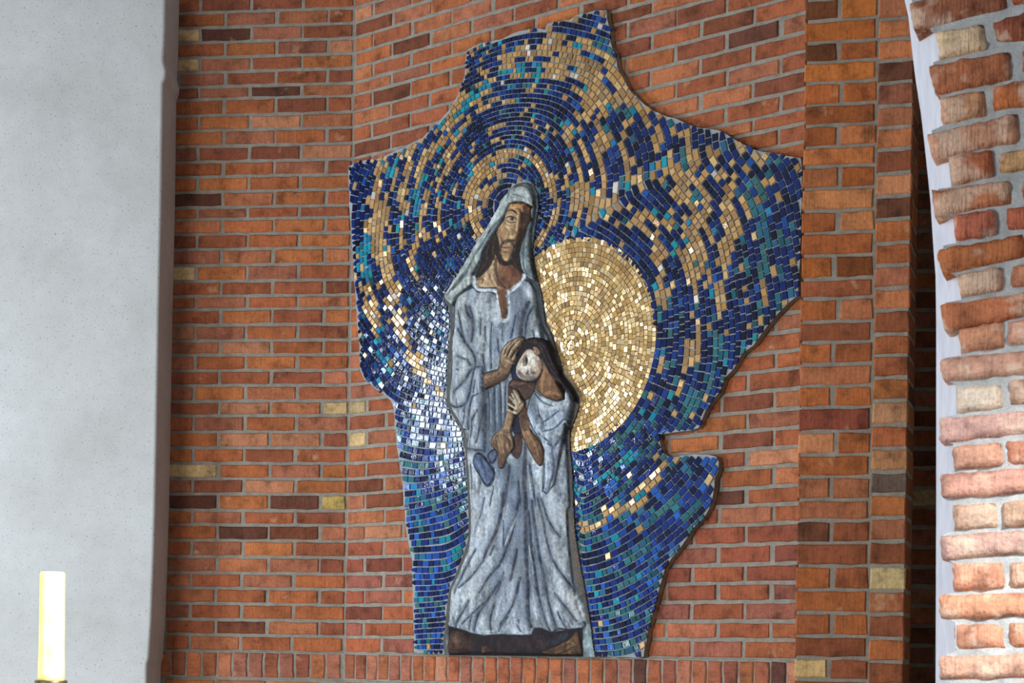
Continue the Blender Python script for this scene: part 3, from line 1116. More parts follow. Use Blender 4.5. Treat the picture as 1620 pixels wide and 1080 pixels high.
# drop the few slivers that would reach under a sharp corner of the relief
keep = np.ones(len(quads), bool)
for i in range(len(quads)):
    dd = np.hypot(rel_back[:, 0] - cen[i, 0], rel_back[:, 1] - cen[i, 1])
    if dd.min() < 0.035 and inside(rel_back[dd < 0.04], cen[i] + (quads[i] - cen[i]) * 1.2).any():
        keep[i] = False
quads, rowid, cen = quads[keep], rowid[keep], cen[keep]
pc = WR.pix(cen, D_TILE)
prob = {GOLD: np.zeros(len(pc)), CYAN: np.zeros(len(pc)), TEAL: np.zeros(len(pc))}
for line, ws, p, kind in STREAMS:
    L = smooth_line(line, 6) if len(line) > 2 else np.array(line, float)
    t = np.linspace(0, len(ws) - 1, len(L))
    W_ = np.interp(t, np.arange(len(ws)), ws)
    d, w = dist_line(pc, L, W_)
    m = np.clip(1.35 - 0.6 * d / np.maximum(w, 1), 0, 1) * (d < w * 1.6)
    if kind == BLUE:
        for q in prob:
            prob[q] *= (1 - m * p)
    else:
        prob[kind] = np.maximum(prob[kind], m * p)
x_, y_ = pc[:, 0], pc[:, 1]
base_gold = 0.03 + 0.15 * sstep(420, 120, y_) * sstep(560, 700, x_) * sstep(1100, 800, x_) + 0.36 * sstep(870, 930, x_) * sstep(400, 300, y_) * sstep(1240, 1120, x_) * sstep(150, 190, y_) + 0.16 * sstep(730, 700, x_) * sstep(440, 380, y_) + 0.07 * sstep(1020, 1060, x_) * sstep(700, 500, y_)
base_gold *= 1 - 0.85 * sstep(620, 700, y_) * sstep(700, 650, x_)
prob[GOLD] = np.maximum(prob[GOLD], base_gold)
prob[TEAL] = np.maximum(prob[TEAL], 0.05 + 0.13 * sstep(900, 1100, x_) * sstep(180, 420, y_) + 0.20 * sstep(620, 760, y_))
prob[CYAN] = np.maximum(prob[CYAN], 0.035 + 0.035 * sstep(500, 700, y_))
# runs of a colour along each row
kind_of = np.empty(len(pc), object)
prev_row, prev_kind = None, None
for i in range(len(pc)):
    pg, pcy, pt = prob[GOLD][i], prob[CYAN][i], prob[TEAL][i]
    if rowid[i] == prev_row and prev_kind is not None:
        pk = {GOLD: pg, CYAN: pcy, TEAL: pt}.get(prev_kind, 1 - max(pg, pcy, pt))
        if rnd.random() < 0.42 * min(1, pk * 1.7):
            kind_of[i] = prev_kind
            prev_row = rowid[i]
            continue
    u = rnd.random()
    if u < pcy:
        k = CYAN
    elif rnd.random() < pg:
        k = GOLD
    elif rnd.random() < pt:
        k = TEAL
    else:
        k = BLUE
    kind_of[i] = k
    prev_row, prev_kind = rowid[i], k

TC = {
    GOLD: [(200, 156, 96), (190, 146, 86), (208, 164, 104), (172, 132, 84), (212, 174, 116), (182, 144, 100)],
    CYAN: [(20, 128, 152), (24, 146, 164), (40, 122, 160), (30, 136, 140)],
    TEAL: [(38, 100, 112), (48, 112, 118), (30, 84, 96), (56, 104, 104), (44, 96, 124)],
    BLUE: [(16, 30, 74), (18, 36, 90), (22, 46, 110), (14, 24, 52), (20, 40, 98), (30, 62, 128), (18, 32, 62), (24, 50, 114)],
}


def tile_color(kind, px, py):
    c = rnd.choice(TC[kind])
    if kind == BLUE:
        lift = 1.0 + 0.2 * float(sstep(600, 800, py))
        if rnd.random() < 0.05 + 0.06 * float(sstep(560, 700, py)):
            c = (34, 86, 160)
        c = (c[0] * lift, c[1] * lift, min(200, c[2] * lift))
    if kind == GOLD and rnd.random() < 0.03:
        c = (226, 216, 200)
    k = rnd.uniform(0.88, 1.1) * (0.9 if kind == BLUE else 1.0)
    return lin(*[min(255, a * k) for a in c])


def tile_mesh_data(q, tilt, z0=D_BED, z1=D_TILE):
    """small slab: top quad inset and tilted a little, sides down to the bed"""
    c = q.mean(0)
    d = q - c
    hgt = z1 + d @ tilt
    v = [(q[i, 0], -z0 + 0.002, q[i, 1]) for i in range(4)]
    v += [(q[i, 0], -hgt[i] + 0.0012, q[i, 1]) for i in range(4)]
    qi = c + d * 0.93
    v += [(qi[i, 0], -hgt[i], qi[i, 1]) for i in range(4)]
    return v


TF = [(8, 9, 10, 11)] + [(a, b, b + 4, a + 4) for a, b in ((0, 1), (1, 2), (2, 3), (3, 0))] + [(a + 4, b + 4, b + 8, a + 8) for a, b in ((0, 1), (1, 2), (2, 3), (3, 0))]


def ccw(q):
    a = 0.5 * np.sum(q[:, 0] * np.roll(q[:, 1], -1) - np.roll(q[:, 0], -1) * q[:, 1])
    return q if a > 0 else q[::-1]


def tile_object(name, items, parent, stuff=False):
    v, f, cols = [], [], []
    for q, tilt, col, met in items:
        b = len(v)
        v += tile_mesh_data(ccw(q), tilt)
        f += [tuple(b + k for k in t) for t in TF]
        cols += [(*col, met)] * 12
    o = mesh_obj(name, v, f, M_TILE, parent)
    at = o.data.color_attributes.new('col', 'FLOAT_COLOR', 'POINT')
    at.data.foreach_set('color', np.array(cols, np.float32).ravel())
    if stuff:
        o['kind'] = 'stuff'
    return o


area_px = np.empty(len(quads))
qp = WR.pix(quads.reshape(-1, 2), D_TILE).reshape(-1, 4, 2)
area_px = 0.5 * np.abs(np.sum(qp[:, :, 0] * np.roll(qp[:, :, 1], -1, 1) - np.roll(qp[:, :, 0], -1, 1) * qp[:, :, 1], 1))
order = np.argsort(-area_px)
big = set(order[:300].tolist())
single, rest = [], []
for i in range(len(quads)):
    k = kind_of[i]
    sg = 0.020 if k != GOLD else 0.055
    tilt = np.array([rnd.gauss(0, sg), rnd.gauss(0, sg)])
    it = (quads[i], tilt, tile_color(k, *pc[i]), 0.24 if k == GOLD else 0.0)
    (single if i in big else rest).append(it)
for it in single:
    tile_object('tile', [it], mosaic)
o = tile_object('small_tiles', rest, mosaic, True)

# the golden sun: rings of small gold tiles
sun_items = []
SUNC = [(210, 172, 106), (200, 158, 92), (222, 188, 128), (190, 150, 92), (232, 206, 156), (194, 156, 96), (176, 140, 92), (204, 166, 102)]
r = 0.004
rel_s = rel_t
while r < R_SUN + 0.004:
    dr = 0.0212 * rnd.uniform(0.92, 1.08)
    rm = r + dr / 2
    nt_ = max(4, int(2 * math.pi * rm / (0.0225)))
    ph = rnd.uniform(0, 6.28)
    cuts = np.cumsum([rnd.uniform(0.75, 1.25) for _ in range(nt_)])
    cuts = ph + cuts / cuts[-1] * 2 * math.pi
    for j in range(nt_):
        a0, a1 = cuts[j - 1] if j else ph, cuts[j]
        ga = 0.0009 / rm
        rr0, rr1 = r + 0.0008, r + dr - 0.0008
        q = np.array([(sun[0] + rr * math.cos(a), sun[1] + rr * math.sin(a)) for rr, a in ((rr0, a0 + ga), (rr1, a0 + ga), (rr1, a1 - ga), (rr0, a1 - ga))])
        q += nrs.uniform(-0.0009, 0.0009, q.shape)
        c = q.mean(0)
        if inside([c], rel_s)[0]:
            continue
        for _ in range(9):
            bad = inside(q, rel_s)
            q[bad] = c + (q[bad] - c) * 0.75
        k = rnd.uniform(0.9, 1.1)
        col = lin(*[min(255, a * k) for a in rnd.choice(SUNC)])
        sun_items.append((q, np.array([rnd.gauss(0, 0.06), rnd.gauss(0, 0.06)]), col, 0.28))
    r += dr
o = tile_object('sun_disc', sun_items, mosaic, True)
o['label'] = 'round golden sun of small gold tiles'
print('tiles', len(quads), 'sun', len(sun_items))

# ------------------------------------------------------------------ the painted relief of the two figures
STEPR = 0.9
RX0, RX1, RY0, RY1 = 696.0, 940.0, 284.0, 1043.0
gx = np.arange(RX0, RX1, STEPR)
gy = np.arange(RY0, RY1, STEPR)
GXX, GYY = np.meshgrid(gx, gy)
HN, WN = GXX.shape
PX = np.stack([GXX.ravel(), GYY.ravel()], 1)
ALB = np.zeros((HN * WN, 3))
HGT = np.zeros(HN * WN)
PART = np.zeros(HN * WN, int) - 1
LUM1 = vnoise(PX[:, 0] * 0.16, PX[:, 1] * 0.055, 21) - 0.5
LUM2 = vnoise(PX[:, 0] * 0.33, PX[:, 1] * 0.22, 22) - 0.5
LUM3 = vnoise(PX[:, 0] * 0.06, PX[:, 1] * 0.03, 23) - 0.5


def sel(pts, pad):
    lo_, hi_ = np.min(pts, 0) - pad, np.max(pts, 0) + pad
    return np.nonzero((PX[:, 0] > lo_[0]) & (PX[:, 0] < hi_[0]) & (PX[:, 1] > lo_[1]) & (PX[:, 1] < hi_[1]))[0]


def fill(poly, col, part=None, h=None, amp=0.0, rad=6.0, var=0.35, smooth=True, col2=None, axis=None, outline=None):
    """paint a closed shape; h lifts its ground level, amp swells it like a cushion, col2 grades the paint along axis"""
    pl = smooth_line(poly, 2.5, True) if smooth else np.array(poly, float)
    idx = sel(pl, 2)
    idx = idx[inside(PX[idx], pl)]
    if not len(idx):
        return idx
    c = np.array(col, float)[None, :]
    if col2 is not None:
        a0, a1 = np.array(axis[0]), np.array(axis[1])
        t = np.clip(((PX[idx] - a0) @ (a1 - a0)) / ((a1 - a0) @ (a1 - a0)), 0, 1)[:, None]
        c = c * (1 - t) + np.array(col2, float)[None, :] * t
    n = (1 + 1.5 * var * (0.7 * LUM1[idx] + 0.6 * LUM2[idx] + 0.5 * LUM3[idx]))[:, None]
    ALB[idx] = np.clip(c * n, 4, 250)
    if part is not None:
        PART[idx] = part
    if h is not None:
        d, _ = dist_line(PX[idx], np.vstack([pl, pl[:1]]))
        HGT[idx] = h + amp * (1 - np.exp(-d / rad))
    if outline:
        stroke(list(pl) + [pl[0]], outline[0], outline[1], outline[2], raw=True)
    return idx


def stroke(pts, w, col, a=0.8, dh=0.0, raw=False, soft=1.0, mask=None, taper=True):
    """brush line: w is the full width in photo pixels; dh raises (+) or carves (-) the surface"""
    L = np.array(pts, float) if (raw or len(pts) < 3) else smooth_line(pts, 2.5)
    idx = sel(L, w * 1.6 + 2)
    ws = np.full(len(L), float(w))
    if taper and not raw:
        t = np.linspace(0, 1, len(L))
        ws = w * (0.45 + 0.55 * np.sin(np.pi * np.clip(t * 0.9 + 0.08, 0, 1)) ** 0.6)
    d, wl = dist_line(PX[idx], L, ws)
    wl = np.maximum(wl * 0.5, 0.4)
    m = np.clip(1.0 - (d - wl * (1 - 0.5 * soft)) / (wl * soft + 0.5), 0, 1)
    if mask is not None:
        m *= np.isin(PART[idx], mask)
    m = m * m * (3 - 2 * m)
    k = (m * a * (0.92 + 0.9 * LUM2[idx] + 0.5 * LUM1[idx]))[:, None].clip(0, 1)
    if col is not None:
        ALB[idx] = ALB[idx] * (1 - k) + np.array(col, float)[None, :] * k
    if dh:
        HGT[idx] += dh * m


def blob(c, rx, ry, col, a=0.8, dh=0.0, ang=0.0, mask=None):
    idx = sel(np.array([[c[0], c[1]]]), max(rx, ry) * 2)
    q = PX[idx] - np.array(c)
    ca, sa = math.cos(ang), math.sin(ang)
    u = (q[:, 0] * ca + q[:, 1] * sa) / rx
    v = (-q[:, 0] * sa + q[:, 1] * ca) / ry
    m = np.exp(-(u * u + v * v) * 1.2)
    if mask is not None:
        m *= np.isin(PART[idx], mask)
    if col is not None:
        k = (m * a)[:, None].clip(0, 1)
        ALB[idx] = ALB[idx] * (1 - k) + np.array(col, float)[None, :] * k
    if dh:
        HGT[idx] += dh * m


DK = (44, 48, 56)
SLAB, ROBE, SCARF, FACE, HAIR, ARM, FEET, CROBE, CHAIR, CFACE, CARM, CHAND, BUNDLE, TRIM, CARM2 = range(15)

# slab behind the figures: grey paint, brown along the right rim
fill(REL, (92, 98, 98), SLAB, 0.002, 0.006, 3.0, smooth=False)
stroke([(845, 450), (858, 515), (874, 555), (890, 598), (908, 625), (905, 655), (896, 695), (900, 750), (902, 820), (911, 890), (922, 950), (931, 1000)], 7, (92, 84, 76), 0.8)
stroke(Z5([(1370, 0), (1385, 200), (1400, 500), (1440, 700), (1490, 950), (1520, 1080)]), 7, (98, 88, 78), 0.9)
stroke(Z5([(1440, 250), (1455, 500), (1500, 800)]), 2.5, (116, 94, 74), 0.5)
fill(Z6([(1380, 440), (1430, 400), (1460, 560), (1480, 715), (1370, 710), (1375, 560)]), (116, 126, 126), None)
fill(Z2([(90, 560), (180, 660), (200, 620), (170, 1000), (150, 1080), (180, 1080), (160, 700)]), (78, 84, 86), None, smooth=False)

# dark ground and feet under the hem
fill(Z6([(95, 430), (250, 455), (440, 500), (600, 500), (885, 495), (920, 430), (1000, 440), (1100, 475), (1250, 445), (1375, 440), (1375, 700), (100, 700)]), (46, 34, 36), FEET, 0.006, 0.006, 5, smooth=False)
fill(Z6([(130, 470), (220, 465), (320, 540), (335, 600), (300, 672), (108, 672), (100, 580)]), (98, 68, 50), FEET, 0.012, 0.014, 5, col2=(66, 44, 36), axis=(Z6([(110, 500)])[0], Z6([(330, 640)])[0]), outline=(2, DK, 0.6))
blob(Z6([(195, 560)])[0], 6, 10, (140, 100, 76), 0.7, 0.004)
blob(Z6([(170, 600)])[0], 3, 4, (46, 32, 28), 0.8)
stroke(Z6([(130, 640), (200, 655), (280, 655)]), 2.5, (60, 42, 34), 0.7, -0.002)
fill(Z6([(420, 620), (460, 610), (495, 650), (480, 680), (420, 680)]), (92, 62, 48), FEET, 0.012, 0.008, 3)
fill(Z6([(1330, 460), (1355, 560), (1372, 660), (1340, 692), (1120, 695), (1005, 685), (1000, 655), (1090, 620), (1200, 575), (1270, 520)]), (104, 74, 50), FEET, 0.012, 0.016, 6, outline=(2, (34, 28, 30), 0.8))
for q in ([(1010, 650), (1100, 650), (1200, 610)], [(1060, 670), (1180, 640), (1300, 560)], [(1130, 690), (1250, 650), (1330, 600)]):
    stroke(Z6(q), 1.3, (56, 40, 32), 0.7, -0.0015)
stroke(Z6([(1180, 590), (1260, 570), (1320, 600)]), 3, (134, 98, 66), 0.5)
fill(Z6([(860, 560), (960, 500), (1030, 560), (1000, 650), (870, 660)]), (60, 42, 46), FEET, 0.010, 0.006, 5)
fill(Z6([(560, 540), (780, 530), (800, 640), (700, 690), (560, 660)]), (54, 40, 42), FEET, 0.010, 0.006, 5)
fill(Z6([(1040, 560), (1220, 480), (1210, 540), (1050, 610)]), (48, 50, 56), FEET, 0.010, 0.003, 4)
stroke(Z6([(100, 690), (500, 685), (900, 695), (1370, 700)]), 3.5, (26, 24, 30), 0.9, -0.003)

# the long robe
ROBE_P = (Z2([(440, 300), (440, 420), (500, 470), (640, 468), (712, 500), (738, 620), (778, 810), (862, 815), (885, 640), (890, 490), (960, 440), (1060, 320), (1130, 350), (1190, 450), (1220, 650), (1258, 850)])
          + [(863, 530), (874, 560), (885, 600), (893, 660), (893, 700), (896, 745), (898, 800)]
          + Z5([(1380, 180), (1390, 450), (1420, 750), (1450, 1000)])
          + Z6([(1330, 240), (1400, 408), (1380, 440), (1250, 452), (1130, 440), (1100, 478), (1050, 470), (980, 440), (920, 440), (895, 500), (880, 505), (800, 510), (600, 502), (440, 512), (330, 492), (250, 462), (140, 432), (92, 420), (110, 330), (120, 150)])
          + Z5([(140, 1030), (230, 830), (295, 680), (335, 560), (350, 400), (350, 200), (338, 0)])
          + Z4([(330, 800), (315, 600), (308, 460), (325, 350), (332, 270), (270, 255), (225, 170), (150, 50)])
          + Z3([(130, 800), (125, 690), (150, 500), (152, 200), (165, 0)])
          + Z2([(195, 1000), (205, 800), (212, 620), (245, 540), (330, 465), (425, 420)]))
fill(ROBE_P, (158, 166, 172), ROBE, 0.012, 0.026, 12, smooth=False, outline=(2.2, DK, 0.75))
# paint zones
stroke(Z2([(1000, 480), (1060, 800), (1080, 1080)]), 26, (112, 116, 128), 0.85)
stroke(Z2([(930, 560), (940, 900), (900, 1080)]), 14, (132, 138, 150), 0.7)
stroke(Z3([(620, 640), (650, 900), (690, 1080)]), 34, (88, 104, 120), 0.9, -0.006)
stroke(Z4([(560, 40), (640, 250), (600, 500), (760, 700), (800, 1000)]), 30, (96, 110, 126), 0.75)
stroke(Z4([(900, 560), (880, 800), (860, 1080)]), 24, (98, 112, 132), 0.8)
stroke(Z5([(860, 0), (860, 300), (800, 600), (700, 900), (640, 1080)]), 30, (124, 134, 150), 0.7)
stroke(Z5([(940, 200), (930, 600), (890, 1000)]), 18, (112, 122, 138), 0.7)
stroke(Z6([(680, 0), (620, 200), (520, 420)]), 30, (128, 136, 150), 0.6)
stroke(Z6([(820, 0), (830, 250), (820, 450)]), 20, (130, 138, 152), 0.6)
stroke(Z3([(640, 60), (650, 240), (620, 400)]), 24, (128, 140, 152), 0.6)
stroke(Z3([(250, 120), (280, 300), (250, 500)]), 34, (184, 190, 190), 0.8)
stroke(Z2([(300, 560), (330, 800)]), 26, (184, 188, 184), 0.75)
stroke(Z2([(560, 540), (600, 800), (600, 1060)]), 22, (178, 182, 182), 0.6)
stroke(Z3([(220, 620), (300, 760)]), 24, (172, 178, 182), 0.7)
stroke(Z3([(470, 480), (460, 760), (420, 1000)]), 16, (176, 182, 186), 0.8, 0.006)
stroke(Z4([(440, 60), (380, 250), (420, 400)]), 22, (178, 184, 188), 0.7)
stroke(Z5([(440, 60), (420, 300), (400, 560)]), 26, (180, 184, 188), 0.75)
stroke(Z5([(600, 60), (580, 250), (500, 480), (380, 720)]), 18, (186, 192, 198), 0.8, 0.003)
stroke(Z5([(540, 860), (420, 1000), (400, 1080)]), 26, (182, 186, 188), 0.75)
stroke(Z5([(1250, 40), (1290, 200), (1300, 330)]), 20, (178, 182, 188), 0.8)
stroke(Z5([(1200, 420), (1270, 620), (1360, 820)]), 18, (186, 190, 194), 0.85, 0.003)
stroke(Z6([(1180, 60), (1290, 180), (1370, 350)]), 16, (190, 192, 192), 0.85, 0.003)
stroke(Z6([(200, 80), (160, 240), (120, 380)]), 12, (182, 186, 188), 0.7)
stroke(Z6([(740, 430), (850, 420)]), 12, (170, 178, 190), 0.7)

FOLD = [
    # chest and sleeve
    (Z2([(425, 660), (470, 850), (455, 1080)]), 4.0), (Z2([(265, 700), (310, 880), (350, 1080)]), 2.6), (Z2([(370, 640), (390, 720), (440, 800)]), 4), (Z2([(560, 800), (565, 1000)]), 1.6),
    (Z2([(690, 850), (692, 1080)]), 1.6), (Z2([(620, 900), (625, 1080)]), 1.3), (Z2([(1135, 600), (1090, 720), (1060, 900), (1055, 1060)]), 5.5), (Z2([(980, 760), (960, 900), (930, 1040)]), 2.0),
    (Z2([(1190, 640), (1120, 800), (1100, 1000)]), 2.5), (Z2([(820, 860), (830, 1060)]), 1.5),
    (Z3([(235, 0), (330, 150), (410, 260), (440, 350), (425, 430)]), 3.6), (Z3([(225, 285), (320, 325)]), 2.4), (Z3([(190, 670), (310, 560), (400, 430)]), 3.0),
    (Z3([(120, 800), (220, 835), (320, 805), (370, 700), (425, 430)]), 3.2), (Z3([(520, 410), (530, 640), (530, 800), (515, 1080)]), 5.0), (Z3([(435, 408), (515, 405)]), 2.0),
    (Z3([(420, 725), (500, 688)]), 1.6), (Z3([(330, 1075), (370, 870), (410, 730)]), 2.8), (Z3([(225, 430), (250, 440)]), 1.6), (Z3([(350, 330), (385, 390)]), 3.0), (Z3([(440, 560), (430, 680)]), 2.2),
    (Z3([(600, 150), (612, 420)]), 2.6), (Z3([(520, 280), (540, 460)]), 3.2), (Z3([(560, 620), (575, 850), (570, 1080)]), 3.0), (Z3([(630, 600), (640, 1080)]), 3.0),
    (Z3([(700, 590), (705, 1080)]), 2.4), (Z3([(765, 560), (750, 1000)]), 3.2), (Z3([(920, 0), (930, 90)]), 2.6), (Z3([(1040, 20), (1060, 90)]), 2.0), (Z3([(680, 120), (690, 250)]), 1.6),
    (Z4([(320, 20), (300, 130), (265, 225)]), 2.4), (Z4([(360, 340), (400, 180), (470, 60)]), 2.2), (Z4([(440, 400), (480, 230), (520, 60)]), 2.4), (Z4([(308, 462), (420, 482), (525, 492)]), 3.2),
    (Z4([(530, 0), (542, 300), (530, 500)]), 4.5), (Z4([(800, 650), (790, 800), (740, 1080)]), 3.4), (Z4([(975, 420), (965, 800), (970, 1080)]), 5.5), (Z4([(1020, 640), (1060, 900), (1080, 1080)]), 2.4),
    (Z4([(900, 820), (920, 1080)]), 2.6), (Z4([(370, 640), (380, 900)]), 1.4), (Z4([(640, 870), (600, 1080)]), 1.4),
    # skirt
    (Z5([(970, 0), (980, 400), (988, 800), (1000, 1080)]), 5.6), (Z5([(740, 0), (705, 250), (640, 450), (560, 610), (520, 720)]), 4.6), (Z5([(910, 60), (845, 350), (770, 600), (690, 780)]), 4.2),
    (Z5([(885, 600), (850, 780), (815, 920)]), 3.6), (Z5([(742, 300), (745, 560)]), 1.5), (Z5([(1040, 80), (1080, 400), (1130, 700), (1190, 1000), (1200, 1070)]), 4.0),
    (Z5([(1000, 200), (1040, 600), (1085, 900), (1110, 1080)]), 4.2), (Z5([(1100, 50), (1160, 300), (1240, 650), (1330, 830), (1440, 1000)]), 3.4), (Z5([(1140, 60), (1220, 300), (1325, 465)]), 2.8),
    (Z5([(540, 50), (480, 250), (400, 460)]), 1.4), (Z5([(440, 600), (330, 780), (240, 960), (195, 1060)]), 2.6), (Z5([(520, 720), (400, 880), (250, 1010)]), 2.0), (Z5([(690, 770), (580, 900), (480, 1060)]), 3.0),
    (Z5([(740, 850), (690, 1000), (650, 1080)]), 2.6), (Z5([(920, 900), (880, 1080)]), 3.0), (Z5([(640, 560), (600, 660)]), 2.4), (Z5([(1060, 560), (1080, 700)]), 1.6),
    (Z6([(330, 180), (250, 310), (175, 425)]), 2.2), (Z6([(620, 0), (500, 180), (420, 300), (355, 465)]), 3.4), (Z6([(575, 200), (530, 350), (518, 475)]), 2.8), (Z6([(800, 0), (740, 230), (610, 420)]), 2.6),
    (Z6([(890, 0), (885, 200), (895, 430)]), 5.2), (Z6([(970, 50), (1040, 350), (1068, 462)]), 3.0), (Z6([(1050, 50), (1110, 300), (1132, 430)]), 3.0), (Z6([(1170, 290), (1222, 440)]), 2.2),
    (Z6([(1140, 110), (1250, 260), (1335, 375)]), 2.0), (Z6([(470, 200), (330, 330), (250, 400)]), 1.6), (Z6([(700, 330), (590, 470)]), 1.6), (Z6([(800, 360), (790, 400), (800, 470)]), 1.4), (Z6([(350, 330), (310, 450)]), 2.4),
]
for k, (pts, w) in enumerate(FOLD):
    stroke(pts, w * 3.4, (98, 108, 124), 0.5, -0.0015, mask=[ROBE])
    stroke(pts, w, (56, 62, 74) if k % 3 else (66, 66, 76), 0.82, -0.0042 * min(1.3, w / 3.5), mask=[ROBE])
for pts, w in ((Z2([(520, 560), (525, 900)]), 2.5), (Z2([(650, 620), (655, 1000)]), 2.5), (Z3([(480, 430), (490, 700)]), 3), (Z3([(300, 900), (280, 980)]), 3), (Z3([(580, 40), (585, 300)]), 2.5),
               (Z5([(870, 260), (800, 450), (760, 560)]), 2.5), (Z5([(790, 120), (755, 330)]), 3), (Z5([(1010, 560), (1060, 860)]), 2.2), (Z6([(780, 380), (830, 470)]), 3), (Z6([(640, 150), (580, 360)]), 3),
               (Z6([(950, 250), (985, 410)]), 3), (Z6([(1150, 280), (1180, 430)]), 3), (Z4([(1000, 660), (1030, 900)]), 2.5), (Z5([(470, 280), (380, 520)]), 2.5), (Z6([(420, 470), (560, 470)]), 2.4), (Z3([(590, 700), (600, 1000)]), 1.5),
               (Z3([(660, 640), (670, 1000)]), 1.5), (Z3([(735, 640), (730, 900)]), 1.5), (Z4([(660, 700), (640, 1000)]), 2.5)):
    stroke(pts, w, (196, 202, 208), 0.6, 0.0015, mask=[ROBE])

# head scarf
stroke(Z2([(1060, 250), (1130, 330), (1190, 420), (1215, 600), (1255, 850), (1310, 1080)]), 7.5, (62, 66, 70), 0.9)
fill(Z1([(950, 190), (1050, 168), (1140, 210), (1178, 330), (1188, 440), (1150, 425), (1060, 382), (960, 378), (890, 402), (850, 490), (800, 600), (720, 710), (620, 870), (560, 1000)])
     + Z2([(540, 80), (440, 250), (425, 390), (330, 455), (235, 540), (190, 640), (110, 570), (90, 525), (230, 310), (330, 150), (400, 20)]) + Z1([(480, 880), (600, 720), (700, 540), (800, 360), (880, 245)]),
     (168, 176, 170), SCARF, 0.022, 0.016, 5, smooth=False, outline=(1.8, DK, 0.7))
fill(Z1([(1190, 430), (1172, 560), (1140, 720), (1130, 900), (1145, 1060)]) + Z2([(1150, 100), (1180, 250), (1200, 350), (1120, 305), (1060, 235), (1022, 130), (1010, 20)]) + Z1([(1015, 1000), (1045, 880), (1090, 760), (1122, 640), (1142, 540), (1160, 450)]),
     (138, 152, 150), SCARF, 0.020, 0.014, 4, smooth=False, outline=(1.6, DK, 0.7))
fill(Z1([(1000, 160), (1060, 135), (1120, 165), (1170, 260), (1160, 300), (1120, 215), (1050, 185), (960, 200)]), (88, 98, 100), SCARF, 0.016, 0.004, 3)
blob(Z1([(1020, 260)])[0], 10, 9, (196, 200, 190), 0.7, 0.003)
stroke(Z1([(930, 330), (1040, 310), (1150, 370)]), 5, (150, 158, 154), 0.6)
for pts, w in ((Z1([(880, 300), (760, 500), (640, 700), (520, 900), (420, 1060)]), 5), (Z2([(380, 90), (280, 260), (150, 480)]), 6)):
    stroke(pts, w, (194, 200, 190), 0.7, 0.002, mask=[SCARF])
for pts, w in ((Z1([(880, 420), (820, 560), (700, 690), (560, 920), (470, 1060)]), 2.5), (Z2([(480, 60), (400, 200), (240, 400), (130, 540)]), 3.0), (Z2([(400, 230), (330, 330), (220, 450)]), 3.5), (Z1([(1150, 560), (1110, 760), (1060, 960)]), 1.5),
               (Z1([(620, 760), (560, 860)]), 1.5), (Z1([(1080, 900), (1070, 1060)]), 2.0), (Z2([(1080, 60), (1090, 200), (1150, 290)]), 2.0), (Z1([(960, 290), (1000, 300), (1100, 330)]), 1.2)):
    stroke(pts, w, (72, 86, 94), 0.75, -0.003, mask=[SCARF])

# hair, neck, face of the man
fill(Z1([(885, 402), (960, 388), (1080, 398), (1155, 450), (1165, 600), (1110, 680), (1080, 800), (1040, 890), (1012, 1000), (1025, 1075)]) + Z2([(1035, 150), (1055, 235), (1010, 290), (880, 300), (560, 270), (455, 300), (475, 230), (540, 100), (570, 20)])
     + Z1([(570, 1020), (620, 880), (720, 720), (800, 615), (850, 500)]), (52, 42, 38), HAIR, 0.016, 0.008, 5, smooth=False)
fill(Z2([(715, 10), (700, 80), (640, 180), (560, 260), (470, 330), (478, 385), (540, 422), (640, 425), (722, 420), (738, 500), (760, 640), (790, 800), (850, 808), (862, 640), (850, 480), (940, 420), (1020, 340), (1035, 270), (985, 200), (930, 140), (860, 140), (775, 110)]),
     (182, 146, 106), FACE, 0.018, 0.010, 6, smooth=False, col2=(116, 74, 50), axis=(Z2([(640, 300)])[0], Z2([(860, 330)])[0]), outline=(1.4, (60, 42, 34), 0.7))
stroke(Z2([(725, 60), (735, 200), (770, 330), (850, 430)]), 3.2, (70, 46, 34), 0.7, -0.003)
stroke(Z2([(700, 100), (690, 240), (730, 380), (800, 440)]), 3.5, (204, 172, 130), 0.7, 0.003)
stroke(Z2([(500, 330), (560, 310), (580, 330), (560, 370)]), 3, (120, 80, 56), 0.7)
stroke(Z2([(490, 400), (600, 405), (700, 400)]), 2.5, (200, 164, 122), 0.6)
stroke(Z2([(800, 460), (800, 600), (815, 780)]), 8, (112, 74, 46), 0.6, -0.003)
blob(Z2([(880, 260)])[0], 9, 10, (132, 84, 54), 0.7)
blob(Z2([(950, 320)])[0], 6, 6, (150, 100, 66), 0.5)
blob(Z2([(830, 330)])[0], 5, 6, (66, 44, 36), 0.6)
fill(Z1([(895, 402), (1000, 390), (1100, 400), (1152, 450), (1150, 600), (1110, 680), (1062, 760), (1030, 840), (1000, 920), (970, 1000), (940, 1075), (885, 1118), (815, 1105), (780, 1020), (762, 850), (738, 760), (760, 690), (830, 610), (850, 520)]),
     (196, 154, 104), FACE, 0.024, 0.016, 7, smooth=False, col2=(92, 62, 44), axis=(Z1([(985, 700)])[0], Z1([(1110, 740)])[0]), outline=(1.6, (48, 36, 32), 0.8))
M_F = [FACE]
stroke(Z1([(930, 430), (1040, 420), (1110, 440)]), 8, (196, 132, 74), 0.7)
blob(Z1([(1095, 460)])[0], 6, 6, (170, 92, 48), 0.6)
blob(Z1([(900, 670)])[0], 7, 7, (220, 190, 140), 0.7, 0.003)
stroke(Z1([(850, 640), (860, 760), (840, 880)]), 6, (156, 112, 70), 0.6)
blob(Z1([(780, 740)])[0], 5, 7, (150, 98, 62), 0.7)
